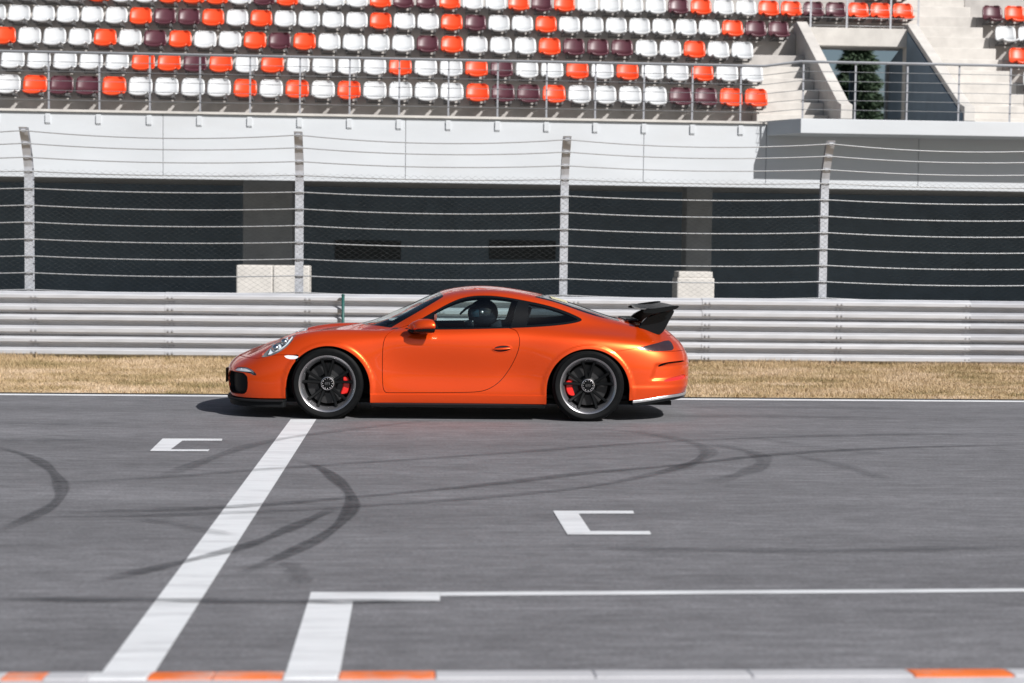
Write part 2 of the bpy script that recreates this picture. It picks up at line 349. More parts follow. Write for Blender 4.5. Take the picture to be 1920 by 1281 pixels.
# kerb along the near edge: painted stones, some orange, some bare
Y_K = on_z(960, 1268)[1]
for a, b, c in ((-150, 18, 'g'), (18, 95, 'o'), (95, 176, 'g'), (176, 286, 'w'), (286, 405, 'o'), (405, 534, 'o'), (534, 637, 'w'), (637, 815, 'o'), (815, 1110, 'g'),
                (1110, 1400, 'g'), (1400, 1700, 'g'), (1700, 1885, 'o'), (1885, 2080, 'g')):
    x0, x1 = on_z(a, 1265)[0], on_z(b, 1265)[0]
    MB().prism([(Y_K+.06, -.05), (Y_K+.06, .006), (Y_K, .020), (Y_K-.07, .024), (Y_K-.10, .022), (Y_K-.10, -.05)], 0, x0+.0015, x1-.0015).build('kerb_stone', M[{'o': 'orangekerb', 'g': 'kerb', 'w': 'mark'}[c]], track, bevel=.006)
tag(MB().box(-60, 60, Y_K-1.6, Y_K-.104, -.05, .018).build('pit_apron', M['kerb']), kind='structure')

# grass verge
tag(MB().box(-120, 120, Y_GRASS-.06, Y_BAR+.12, -.08, -.004).build('verge_soil', M['grass']), kind='structure')
nb = 230000
gx = rng.uniform(-9.5, 12.5, nb); gy = Y_GRASS + (Y_BAR+.05-Y_GRASS)*rng.random(nb)**.9
clump = .5+.5*np.sin(gx*1.7+np.sin(gy*2.1)*2)*np.sin(gy*2.7+gx*.6)
gh = (.014+.034*rng.random(nb))*(.6+.8*clump)*(1+.9*np.clip((gy-21.9), 0, 1)); an = rng.uniform(0, 2*np.pi, nb); le = rng.normal(0, .03, (nb, 2))
gw = .003+.003*rng.random(nb)
V = np.empty((nb, 3, 3)); c, s = np.cos(an)*gw, np.sin(an)*gw
V[:, 0] = np.c_[gx-c, gy-s, np.full(nb, -.006)]; V[:, 1] = np.c_[gx+c, gy+s, np.full(nb, -.006)]; V[:, 2] = np.c_[gx+le[:, 0], gy+le[:, 1], gh]
me = bpy.data.meshes.new('verge_grass'); me.vertices.add(nb*3); me.vertices.foreach_set('co', V.ravel())
me.loops.add(nb*3); me.loops.foreach_set('vertex_index', np.arange(nb*3)); me.polygons.add(nb); me.polygons.foreach_set('loop_start', np.arange(0, nb*3, 3)); me.update(calc_edges=True)
tag(link('verge_grass', me, M['grass']), 'dry straw coloured grass on the verge below the crash barrier', 'grass', kind='stuff')

# ---------------------------------------------------------------- steel crash barrier
bar = tag(empty('crash_barrier', (0, Y_BAR, 0)), 'triple-rail galvanised steel crash barrier behind the grass verge', 'barrier')
H3 = .311
prof = [(-.008, 0.), (.004, .010), (.074, .036), (.086, .050), (.086, .098), (.074, .112), (-.008, .138), (-.016, .148), (-.016, .184), (-.010, .192), (.074, .208), (.086, .220), (.086, .262), (.070, .280), (.004, .300), (-.008, .311)]
pf = [(-d, z) for d, z in prof]; pb = [(-d+.006, z) for d, z in reversed(prof)]
POSTX = [-5.50+3.83*i for i in range(-2, 7)]
rail_me = MB().prism(pf+pb, 0, 0, 3.95).mesh('rail')
bolt = MB()
for zz in (.075, .165, .24):
    for xx in (.03, .09): bolt.lathe([(0, -.012), (.014, -.012), (.016, 0)], 8); n = len(bolt.v); bolt.v[n-24:] = [(a+xx, b-(-.016 if zz == .165 else .086), c+zz) for a, b, c in bolt.v[n-24:]]
bolt_me = bolt.mesh('splice_bolts')
for i in range(-3, 8):
    xs = -7.35+3.83*(i)
    for k in range(3):
        o = link('rail', rail_me.copy(), None, bar)
        o.data.materials.clear(); o.data.materials.append(M['galvdull'] if i in (4, 5) else M['galv'])
        o.location = (xs, -.006*(i % 2), .012+H3*k+.004*random.uniform(-1, 1)); o.rotation_euler = (0, R(random.uniform(-.03, .03)), R(random.uniform(-.05, .05)))
        b = link('splice_bolt', bolt_me, M['galvdull'], o); b.location = (.02, -.002, 0); b['kind'] = 'stuff'
        b2 = link('reflector_bolt', bolt_me, M['ledwhite'], o); b2.location = (1.95, -.002, 0); b2['kind'] = 'stuff'
for i in range(-3, 8):
    xs = -7.35+3.83*i+.08
    for dx in (0, 1.915):
        p = MB().box(xs+dx-.05, xs+dx+.05, .01, .022, -.05, .94).box(xs+dx-.005, xs+dx+.005, .022, .12, -.05, .94).box(xs+dx-.05, xs+dx+.05, .12, .132, -.05, .94)
        p.build('barrier_post', M['post'], bar)
# slim green marker pole in front of the barrier
P = on_y(643, 600, Y_BAR-.16)
mp_ = tag(empty('marker_pole', (P[0], Y_BAR-.16, 0)), 'slim dark green marker pole in front of the barrier', 'pole')
MB().tube([(0, 0, -.05), (0, 0, .93)], .022, 12).build('pole', M['green'], mp_, True)
o = MB().lathe([(0, 0), (.026, 0), (.026, .014), (.016, .024), (0, .026)], 12).build('cap', M['green'], mp_, True); o.rotation_euler = (R(90), 0, 0); o.location = (0, 0, .925)

# ---------------------------------------------------------------- catch fence
Y_F = Y_BAR+.30
fence = tag(empty('catch_fence', (0, Y_F, 0)), 'catch fence of grey posts, steel cables and chain link above the barrier', 'fence')
cz = [.955+.24*i for i in range(8)]
cpath = [(0., z) for z in cz] + [(-.06, 2.83), (-.16, 3.02), (-.28, 3.19)]
ppath = [(0, -.05), (0, .955), (0, 2.55), (-.02, 2.70), (-.08, 2.86), (-.18, 3.05), (-.31, 3.24)]
def post_mesh():
    b = MB(); w = .058
    for x0, x1, d0, d1 in ((-w, w, -.004, .004), (-w, w, .088, .096), (-.004, .004, .004, .088)):
        rings = [[(x0, y+d0, z), (x1, y+d0, z), (x1, y+d1, z), (x0, y+d1, z)] for y, z in ppath]
        b.loft(rings, cap=True)
    return b.mesh('fence_post')
pm = post_mesh()
for x in POSTX:
    o = link('fence_post', pm, M['post'], fence); o.location = (x, .012, 0)
    t = MB()
    for y, z in cpath: t.box(x-.03, x+.03, y-.012, y+.008, z-.02, z+.02)
    c_ = t.build('cable_clamp', M['galvdull'], o); c_['kind'] = 'stuff'; c_.matrix_parent_inverse = Matrix.Translation((-x, -.012, 0))
for j, (y, z) in enumerate(cpath):
    sag = (.045 if j < 8 else .055+.015*(j-8)) * random.uniform(.8, 1.15)
    pts = []
    for i in range(len(POSTX)-1):
        for k in range(12):
            u = k/12; pts.append((POSTX[i]+3.83*u, y-.014, z-4*sag*u*(1-u)*(1 if i % 2 else .9)))
    pts.append((POSTX[-1], y-.014, z))
    MB().tube(pts, .0085, 6).build('cable', M['cable'], fence, True)
def wire(b, p, q, r=.0011):
    b.tube([p, q], r, 3, False)
for i in range(len(POSTX)-1):
    b = MB(); x0, x1, z0, z1 = POSTX[i], POSTX[i+1], .955, 2.66; W = .11; sl_ = .62
    hgt = (z1-z0)/sl_
    for sgn in (1, -1):
        n = int((x1-x0+hgt)/W)
        for k in range(n+1):
            xa = x0-hgt+k*W if sgn > 0 else x0+k*W
            xb = xa+hgt*sgn if sgn > 0 else xa-hgt
            # clip to the bay
            pa, pb_ = [xa, z0], [xb, z1]
            def at(x): return z0+(z1-z0)*(x-xa)/(xb-xa)
            lo, hi = min(xa, xb), max(xa, xb); l2, h2 = max(lo, x0), min(hi, x1)
            if h2-l2 < .02: continue
            wire(b, (l2, -.02+.003*sgn, at(l2)), (h2, -.02+.003*sgn, at(h2)))
    tag(b.build('chain_link_panel', M['mesh'], fence), kind='stuff')

# ---------------------------------------------------------------- grandstand
Y_S = 30.25                                   # front face of the fascia
stand = tag(empty('grandstand', (0, Y_S, 0)), 'white concrete grandstand with stepped terraces behind the catch fence', 'grandstand')
def W(o):  # keep world coordinates for a child of the stand
    o.matrix_parent_inverse = Matrix.Translation((0, -Y_S, 0)); return o
ZB, ZT = 2.89, 4.04                           # fascia bottom and top
RUN, RISE, NROW = .84, .565, 7
Y_A = 31.55                                   # backrests of the front row
floor_z = [ZT+RISE*i for i in range(NROW+1)]
riser_y = [Y_A+.22+RUN*i for i in range(NROW+1)]  # riser behind row i
XL, XR = -34., 34.
XJ0 = on_y(1438, 215, Y_S)[0]; XJ1 = on_y(1502, 215, Y_S-.85)[0]   # jog of the landing
TXL0, TXL1 = on_y(1582, 225, Y_S)[0], on_y(1604, 225, Y_S)[0]      # left parapet of the tunnel
TXR0, TXR1 = on_y(1815, 235, Y_S)[0], on_y(1836, 235, Y_S)[0]
SX0 = on_y(1442, 200, Y_S)[0]                                       # left edge of the left stair
SX1 = on_y(1916, 110, Y_A+RUN)[0]                                   # right edge of the right stair
ROWT = 4                                                            # the row that runs over the tunnel
# fascia panels
px = XL; k = 0
joints = [XL, -18, -9.2, -4.7, -.2, 4.3, XJ0-.0, 9.6, 14.2, 22, XR]
for a, b in zip(joints[:-1], joints[1:]):
    W(MB().box(a+.004, b-.004, Y_S, Y_S+.22, ZB, ZT).build('fascia_panel', M['fascia'], stand, bevel=.008))
W(MB().box(XL, XR, Y_S-.012, Y_S+.22, ZB-.05, ZB-.002).build('fascia_drip', M['fascia'], stand))
W(MB().box(XL, XJ0, Y_S-.05, Y_S+.24, ZT+.002, ZT+.045).build('coping', M['concrete'], stand))
# landing slab that juts out in front of the tunnel
W(MB().prism([(XJ0, Y_S-.004), (XJ1, Y_S-.85), (XR, Y_S-.85), (XR, Y_S-.004)], 2, ZT-.22, ZT+.05).build('landing_slab', M['fascia'], stand, bevel=.01))
# soffit, undercroft wall, columns
W(MB().box(XL, XR, Y_S+.22, 39.5, ZB+.05, ZB+.3).build('soffit', M['terrace'], stand))
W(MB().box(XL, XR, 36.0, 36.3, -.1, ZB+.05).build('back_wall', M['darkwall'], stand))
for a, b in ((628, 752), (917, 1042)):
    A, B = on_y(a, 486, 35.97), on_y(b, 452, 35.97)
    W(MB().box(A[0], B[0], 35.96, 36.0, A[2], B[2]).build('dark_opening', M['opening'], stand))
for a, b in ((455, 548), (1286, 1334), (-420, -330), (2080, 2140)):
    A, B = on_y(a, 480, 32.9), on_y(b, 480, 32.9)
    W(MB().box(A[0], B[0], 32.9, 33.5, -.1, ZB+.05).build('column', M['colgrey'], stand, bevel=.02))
# terraces: one step per row, cut away round the stairs and the tunnel
def step(name, x0, x1, y0, y1, z0, z1, m=None, par=stand):
    return W(MB().box(x0, x1, y0, y1, z0, z1).build(name, m or M['terrace'], par, bevel=.012))
step('terrace_step', XL, SX0-.002, Y_S+.222, riser_y[0], ZB+.302, ZT)
for i in range(NROW):
    y0, y1 = riser_y[i], riser_y[i+1]+.6
    zt = floor_z[i+1]; zb = zt-RISE-.001 if i else ZB+.302
    xe = SX0-.002 if i+1 < 3 else TXL0-.002
    if i+1 < ROWT: step('terrace_step', XL, xe, y0, y1, zt-RISE+.0, zt)
    else:
        step('terrace_step', XL, TXL0-.002, y0, y1, zt-RISE, zt)
        step('terrace_slab', TXL0+.0, TXR1-.002, y0, riser_y[i+1], zt-.2, zt)
        if i+1 < NROW: step('terrace_riser', TXL0, TXR1-.002, riser_y[i+1], riser_y[i+1]+.12, zt-.2, zt+RISE-.201)
    step('terrace_step', SX1+.002, XR, y0, y1, zt-RISE, zt)
# stairs: two treads to a row
def stair(x0, x1, n0, n1):
    for j in range(n0, n1):
        y0 = riser_y[0]-.42+j*RUN/2; z1 = ZT+(j+1)*RISE/2
        step('stair_tread', x0, x1, y0, y0+1.2, z1-RISE/2, z1-.001*(j % 3), M['concrete'])
stair(SX0, TXL0-.004, 0, 5); stair(TXR1+.004, SX1-.004, 0, 18)
step('stair_landing', SX0, TXL0-.004, Y_S+.222, riser_y[0]-.42, ZB+.302, ZT, M['concrete'])
step('stair_landing', TXR1+.004, SX1-.004, Y_S+.222, riser_y[0]-.42, ZB+.302, ZT, M['concrete'])
step('stair_landing', SX1+.0, XR, Y_S+.222, riser_y[0], ZB+.302, ZT, M['terrace'])
# tunnel parapets with sloping caps, lintel, tunnel inside
yb = riser_y[ROWT-1]; zl0 = floor_z[ROWT]-.25; zl1 = floor_z[ROWT]+.14
for nm, a, b in (('parapet', TXL0, TXL1), ('parapet', TXR0, TXR1)):
    W(MB().prism([(Y_S+.23, ZB+.302), (Y_S+.23, ZT+.42), (Y_S+.5, ZT+.50), (yb-.02, zl1+.12), (yb+.25, zl1+.12), (yb+.25, ZB+.302)], 0, a, b).build(nm, M['concrete'], stand, bevel=.01))
W(MB().box(TXL1-.02, TXR0+.02, yb-.10, yb+.14, zl0, zl1).build('lintel', M['concrete'], stand, bevel=.015))
W(MB().box(TXL1+.002, TXR0-.002, Y_S+.222, 40.5, ZB+.302, ZT-.01).build('tunnel_floor', M['terrace'], stand))
zq = on_y(1686, 132, 36.5)[2]
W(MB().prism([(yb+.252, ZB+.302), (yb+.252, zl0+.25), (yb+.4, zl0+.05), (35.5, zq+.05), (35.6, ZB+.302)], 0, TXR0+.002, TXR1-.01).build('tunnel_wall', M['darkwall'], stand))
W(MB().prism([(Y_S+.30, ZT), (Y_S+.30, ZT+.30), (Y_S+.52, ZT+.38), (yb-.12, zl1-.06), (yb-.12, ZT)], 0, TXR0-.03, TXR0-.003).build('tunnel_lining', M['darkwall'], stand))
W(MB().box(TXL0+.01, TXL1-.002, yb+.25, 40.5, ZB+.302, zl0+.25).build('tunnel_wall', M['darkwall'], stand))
for a, b, y in ((1593, 1607, 39.0), (1660, 1679, 37.6), (1745, 1765, 33.2)):
    A, B = on_y(a, 180, y), on_y(b, 180, y)
    W(MB().box(A[0], B[0], y, y+.1, ZT-.01, min(zl0+.03, ZT+(1.35 if y < 34 else 9))).build('tunnel_post', M['post'] if y < 38 else M['darkwall'], stand, bevel=.01))
# railing brackets on the fascia
RP = [XL+.5+.925*i for i in range(int((XJ0-XL)/.925))]
off = (on_y(90, 225, Y_S)[0]-RP[0]) % .925; RP = [x+off for x in RP if x+off < XJ0-.1]
bm_ = MB().box(-.045, .045, -.012, 0, -.22, -.03).box(-.045, .045, -.025, -.012, -.2, -.05).mesh('railing_bracket')
for x in RP:
    if x < -9 or x > 14: continue
    o = link('railing_bracket', bm_, M['fascia'], stand); o.location = (x, -.002, ZT)
# front railing
ZR = 5.14
rl = tag(empty('stand_railing', (0, Y_S, 0)), 'steel railing with thin wires along the front edge of the grandstand', 'railing')
def railpath(z):
    return [(XL, Y_S+.06, z), (XJ0-.06, Y_S+.06, z), (XJ1-.02, Y_S-.78, z), (XR, Y_S-.78, z)]
W(MB().tube(railpath(ZR), .026, 10).build('top_rail', M['galv'], rl, True))
for j in range(6): W(MB().tube(railpath(ZR-.175*(j+1)), .0058, 5).build('railing_wire', M['cable'], rl, True))
RP2 = [XJ1+.05+.98*i for i in range(12)]
M['railpost'] = mat('railing_post_steel', (.33, .34, .37), .5, metal=.2)
pmesh = MB().box(-.016, .016, -.006, .006, -.0, ZR-ZT-.02).mesh('railing_post')
for x, y in [(x, Y_S+.075) for x in RP if -9 < x < 14] + [(x, Y_S-.76) for x in RP2]:
    o = link('railing_post', pmesh, M['railpost'], rl); o.location = (x, y-Y_S, ZT+.02)
# short railing over the tunnel
zr = floor_z[ROWT]; yr = yb+.02
r2 = tag(empty('tunnel_railing', (0, Y_S, 0)), 'short wire railing on top of the tunnel lintel below five seats', 'railing')
for j, h in enumerate((.03, .20, .37, .55, .9)):
    W(MB().tube([(TXL0-.1, yr, zr+h), (TXR1, yr, zr+h)], .006 if h < .9 else .02, 6).build('railing_wire' if h < .9 else 'top_rail', M['cable'], r2, True))
for a in (1520, 1588, 1670, 1722):
    P = on_y(a, 30, yr); W(MB().box(P[0]-.02, P[0]+.02, yr-.006, yr+.006, zr, zr+.9).build('railing_post', M['galvdull'], r2))

# concrete blocks in front of the columns
for (a, b, t, lab) in ((443, 580, 497, 'wide pale concrete block behind the fence near the front of the car'), (1270, 1340, 509, 'narrow pale concrete block behind the fence right of the wing')):
    A, B = on_y(a, t, Y_S+.3), on_y(b, t, Y_S+.3); h = A[2]
    o = tag(empty('concrete_block', ((A[0]+B[0])/2, Y_S+.6, 0)), lab, 'block'); w = (B[0]-A[0])/2
    if w > .5:
        for s in (-1, 1): MB().box(min(s*.004, s*w), max(s*.004, s*w), -.3, .3, -.02, h).build('block_half', M['concrete'], o, bevel=.025)
    else:
        MB().box(-w, w, -.3, .3, -.02, h-.12).build('block_body', M['concrete'], o, bevel=.025); MB().box(-w+.03, w-.03, -.27, .27, h-.122, h).build('block_cap', M['concrete'], o, bevel=.02)

# ---------------------------------------------------------------- seats
def seat_meshes():
    # moulded bucket: rows of points across (x) for each step of the side profile (y, z): front lip, pan, corner, back, top
    prof = [(-.30, -.035, .205), (-.31, -.012, .212), (-.295, .004, .214), (-.20, .0, .218), (-.08, -.012, .222), (.0, .0, .225), (.035, .05, .226),
            (.055, .14, .226), (.075, .24, .222), (.088, .30, .205), (.092, .335, .165), (.085, .345, .13)]
    def shell(rows):
        out = []
        for y, z, hw in rows:
            r = []
            for k in range(11):
                u = -1+k/5; side = abs(u)**2.4
                r.append((u*hw, y-.055*side*(1 if z > .03 else .25), z+.035*side*(1 if z < .05 else 0)))
            out.append(r)
        return out
    def solid(rows, name):
        f = shell(rows); b = [[(x, y+.014, z-.010) for x, y, z in r] for r in f]
        mb = MB(); n = len(rows); m = 11
        V = [p for r in f for p in r]+[p for r in b for p in r]; F = []
        for i in range(n-1):
            for j in range(m-1):
                a = i*m+j; F.append((a, a+1, a+m+1, a+m)); a += n*m; F.append((a+m, a+m+1, a+1, a))
        bd = [j for j in range(m)]+[i*m+m-1 for i in range(1, n)]+[(n-1)*m+j for j in range(m-2, -1, -1)]+[i*m for i in range(n-2, 0, -1)]
        for p, q in zip(bd, bd[1:]+bd[:1]): F.append((q, p, p+n*m, q+n*m))
        me = mb.add(V, F).mesh(name); me.polygons.foreach_set('use_smooth', [True]*len(me.polygons)); return me
    return solid([(y, z, h*(.80 if k < 4 else .86 if k < 6 else .95)) for k, (y, z, h) in enumerate(prof[:7])], 'seat_pan'), solid(prof[6:], 'backrest')
pan_me, back_me = seat_meshes()
brk = MB().box(-.16, -.12, -.22, .06, -.06, -.012).box(.12, .16, -.22, .06, -.06, -.012).box(-.16, .16, .06, .17, -.075, -.045)
brk_me = brk.mesh('bracket')
variants = {}
for c in 'wom':
    a, b = pan_me.copy(), back_me.copy(); a.materials.append(M['s'+c]); b.materials.append(M['s'+c]); variants[c] = (a, b)
CN = {'w': 'white', 'o': 'orange', 'm': 'maroon'}
def seat(x, y, z, c, label):
    r = tag(empty('stadium_seat', (x, y, z)), label, 'seat', 'plastic seats of the grandstand')
    a = link('seat_pan', variants[c][0], None, r); b = link('backrest', variants[c][1], None, r); k = link('bracket', brk_me, M['bracket'], r)
    r.rotation_euler = (R(random.uniform(-1.2, 1.2)), 0, R(random.uniform(-1.5, 1.5)))
ROWN = ['front', 'second', 'third', 'fourth', 'fifth', 'sixth']
rows = [('WOMMOWWWWOWOWOWWWWOMMOWWWWMMOO', 16, 1418, 160, 173), ('WWWWWOOMOWOWWWWOWWOMWWOWOWWOWW', 24, 1410, 118, 138),
        ('OWWWOWMOWWOMOWWWWMOWWWOMMMWWOWW', 8, 1392, 72, 92), ('WWWWWWOMMOWOWWWWOWWOMWWOWWWWWWWOMM', -10, 1460, 32, 55),
        ('WWWWOWWOOOWMOWWWOMMOWWOMOWWWWMOWWOOMMOOO', 8, 1693, -8, 20)]
for i, (s, a, b, ya, yb_) in enumerate(rows):
    Y = Y_A+RUN*i; A, B = on_y(a, ya, Y), on_y(b, yb_, Y); n = len(s)
    for k, c in enumerate(s):
        c = c.lower()
        seat(A[0]+(B[0]-A[0])*k/(n-1), Y, floor_z[i]+.46, c, f'{CN[c]} plastic seat, {ordinal(k+1)} from the left in the {ROWN[i]} row up')
Y = Y_A+RUN*5
for k, a in enumerate((1640, 1682)):
    seat(on_y(a, -20, Y)[0], Y, floor_z[5]+.46, 'o', ('leftmost' if k == 0 else 'rightmost')+' of two orange seats cut off by the top edge, above the tunnel')
for i, s in ((1, 'WW'), (2, 'OWO'), (3, 'WWO'), (4, 'MOW')):
    Y = Y_A+RUN*i; x0 = SX1+.27
    for k, c in enumerate(s):
        c = c.lower(); seat(x0+.5*k, Y, floor_z[i]+.46, c, f'{CN[c]} plastic seat right of the concrete stairs, {ordinal(k+1)} in the {ROWN[i]} row up')

# ---------------------------------------------------------------- trees behind the stand
def spruce(x, y, h, r, label):
    t = tag(empty('spruce_tree', (x, y, -.05)), label, 'tree', 'spruce trees behind the stand')
    MB().tube([(0, 0, 0), (.03, 0, h*.5), (0, 0, h)], [.16, .1, .015], 8).build('trunk', M['bark'], t, True)
    V = []; F = []
    for i in range(26000):
        u = random.random()**.7; z = h*(.12+.88*u); rr = r*(1-u)**.85*(.75+.5*abs(math.sin(z*5.3)))
        a = random.uniform(0, 6.283); d = rr*math.sqrt(random.random()); p = Vector((d*math.cos(a), d*math.sin(a), z-.25*d))
        q = Vector((math.cos(a)*.16, math.sin(a)*.16, -.05))+Vector([random.uniform(-.09, .09) for _ in range(3)]); s = Vector([random.uniform(-.05, .05) for _ in range(3)])
        n = len(V); V += [p-s, p+s, p+q]; F.append((n, n+1, n+2))
    MB().add(V, F).build('crown', M['leaf'], t)
P = on_y(1616, 150, 52); spruce(P[0]-.15, 52, 9.9, 1.75, 'dark spruce seen through the tunnel at the left of the sky gap')
P = on_y(1705, 150, 58); spruce(P[0]+1.5, 58, 8.0, 1.8, 'dark spruce seen through the tunnel at the right of the sky gap')

# ---------------------------------------------------------------- the car (local axes: x rearward from the front axle, -y towards the camera, z up)
CA, CB = on_z(613, 787), on_z(1102, 791)
CYAW = math.atan2(CB[1]-CA[1], CB[0]-CA[0])
CO = CA + .90*np.array([-math.sin(CYAW), math.cos(CYAW), 0])
car = tag(empty('sports_car', (CO[0], CO[1], 0), CYAW), 'metallic orange sports coupe with black rear wing crossing the white start line', 'car')
NOSE = [
 [(-.995, 0, .19), (-.965, .40, .19), (-.87, .66, .19), (-.71, .79, .19), (-.45, .872, .195), (-.2, .892, .2), (0, .90, .2)],
 [(-1.015, 0, .26), (-.98, .41, .26), (-.88, .67, .26), (-.715, .80, .26), (-.45, .878, .265), (-.2, .897, .27), (0, .905, .27)],
 [(-1.02, 0, .36), (-.985, .41, .36), (-.885, .665, .36), (-.72, .797, .36), (-.45, .876, .39), (-.2, .898, .41), (0, .906, .42)],
 [(-1.02, 0, .445), (-.98, .40, .445), (-.88, .645, .445), (-.72, .78, .46), (-.45, .866, .52), (-.2, .892, .56), (0, .902, .575)],
 [(-.99, 0, .50), (-.95, .36, .495), (-.855, .60, .495), (-.70, .735, .53), (-.45, .83, .62), (-.2, .868, .675), (0, .882, .695)],
 [(-.945, 0, .54), (-.905, .31, .537), (-.815, .53, .545), (-.66, .665, .60), (-.43, .76, .70), (-.2, .806, .765), (0, .82, .78)],
 [(-.89, 0, .567), (-.855, .26, .567), (-.765, .45, .585), (-.60, .58, .66), (-.38, .65, .765), (-.18, .668, .815), (0, .675, .835)],
 [(-.83, 0, .595), (-.797, .21, .597), (-.71, .37, .62), (-.56, .48, .69), (-.36, .55, .752), (-.17, .575, .79), (0, .59, .807)],
 [(-.77, 0, .62), (-.742, .155, .622), (-.665, .28, .645), (-.53, .365, .69), (-.34, .425, .748), (-.165, .45, .785), (0, .465, .808)],
 [(-.71, 0, .643), (-.687, .105, .645), (-.62, .19, .665), (-.505, .25, .702), (-.325, .295, .753), (-.16, .315, .788), (0, .325, .815)],
 [(-.65, 0, .667), (-.632, .05, .668), (-.575, .095, .682), (-.48, .125, .712), (-.31, .148, .757), (-.155, .158, .792), (0, .165, .822)],
 [(-.60, 0, .685), (-.583, 0, .69), (-.535, 0, .703), (-.455, 0, .727), (-.3, 0, .765), (-.15, 0, .796), (0, 0, .826)]]
MX = [.2, .4, .6, .8, 1.0, 1.25, 1.55, 1.85, 2.15, 2.45, 2.75, 3.0]
MY = [
 [.885, .88, .868, .862, .86, .86, .864, .876, .90, .91, .90, .872],
 [.895, .89, .878, .874, .874, .875, .880, .890, .908, .918, .908, .882],
 [.902, .893, .870, .857, .853, .855, .860, .870, .910, .924, .914, .884],
 [.900, .89, .870, .862, .861, .864, .869, .876, .913, .927, .912, .880],
 [.886, .882, .875, .873, .874, .877, .878, .882, .906, .917, .902, .862],
 [.830, .838, .848, .854, .858, .860, .860, .860, .870, .876, .858, .818],
 [.682, .705, .745, .785, .806, .815, .815, .802, .785, .755, .728, .705],
 [.60, .635, .69, .745, .770, .780, .776, .752, .705, .645, .612, .605],
 [.48, .53, .60, .69, .712, .712, .700, .672, .628, .582, .556, .552],
 [.338, .40, .50, .635, .605, .578, .562, .545, .518, .48, .456, .462],
 [.17, .205, .265, .34, .335, .325, .315, .305, .29, .272, .262, .27],
 [0]*12]
MZ = [
 [.175, .17, .17, .17, .17, .17, .17, .17, .175, .185, .20, .222],
 [.262, .255, .255, .255, .255, .255, .257, .26, .262, .27, .28, .292],
 [.42, .41, .40, .40, .40, .40, .40, .405, .41, .42, .42, .425],
 [.575, .57, .56, .56, .56, .56, .56, .56, .56, .56, .555, .55],
 [.695, .69, .688, .686, .686, .688, .69, .692, .69, .68, .665, .652],
 [.785, .787, .787, .787, .788, .79, .795, .80, .80, .79, .768, .742],
 [.84, .84, .842, .842, .845, .849, .857, .865, .866, .854, .832, .803],
 [.815, .826, .848, .862, .864, .868, .879, .893, .910, .908, .880, .848],
 [.818, .838, .878, .925, .985, 1.02, 1.035, 1.028, .998, .955, .908, .868],
 [.833, .868, .935, .985, 1.10, 1.163, 1.19, 1.165, 1.105, 1.01, .936, .888],
 [.848, .895, .972, 1.065, 1.162, 1.222, 1.237, 1.205, 1.142, 1.052, .960, .906],
 [.858, .91, .995, 1.088, 1.180, 1.240, 1.252, 1.218, 1.156, 1.066, .968, .916]]
TAIL = [
 [(3.2, .812, .25), (3.36, .68, .262), (3.45, .42, .265), (3.48, 0, .265)],
 [(3.2, .825, .31), (3.38, .69, .322), (3.475, .42, .325), (3.50, 0, .325)],
 [(3.2, .828, .43), (3.385, .69, .43), (3.482, .42, .43), (3.507, 0, .43)],
 [(3.2, .822, .545), (3.38, .685, .55), (3.48, .42, .55), (3.505, 0, .55)],
 [(3.19, .795, .65), (3.355, .66, .65), (3.45, .40, .65), (3.475, 0, .65)],
 [(3.17, .742, .727), (3.31, .61, .727), (3.40, .37, .73), (3.42, 0, .73)],
 [(3.145, .655, .778), (3.265, .53, .78), (3.345, .32, .785), (3.365, 0, .785)],
 [(3.125, .575, .815), (3.225, .45, .822), (3.295, .27, .83), (3.31, 0, .83)],
 [(3.10, .505, .845), (3.185, .38, .858), (3.24, .22, .868), (3.258, 0, .87)],
 [(3.08, .41, .878), (3.15, .29, .892), (3.19, .16, .90), (3.205, 0, .902)],
 [(3.06, .24, .905), (3.11, .16, .910), (3.14, .08, .912), (3.155, 0, .912)],
 [(3.045, 0, .914), (3.075, 0, .914), (3.095, 0, .914), (3.105, 0, .914)]]
CT = np.array([NOSE[k]+[(MX[i], MY[k][i], MZ[k][i]) for i in range(12)]+TAIL[k] for k in range(12)]).transpose(1, 0, 2)   # station, line, xyz
FARCH, RARCH, AR = (.008, .300), (2.457, .298), .394
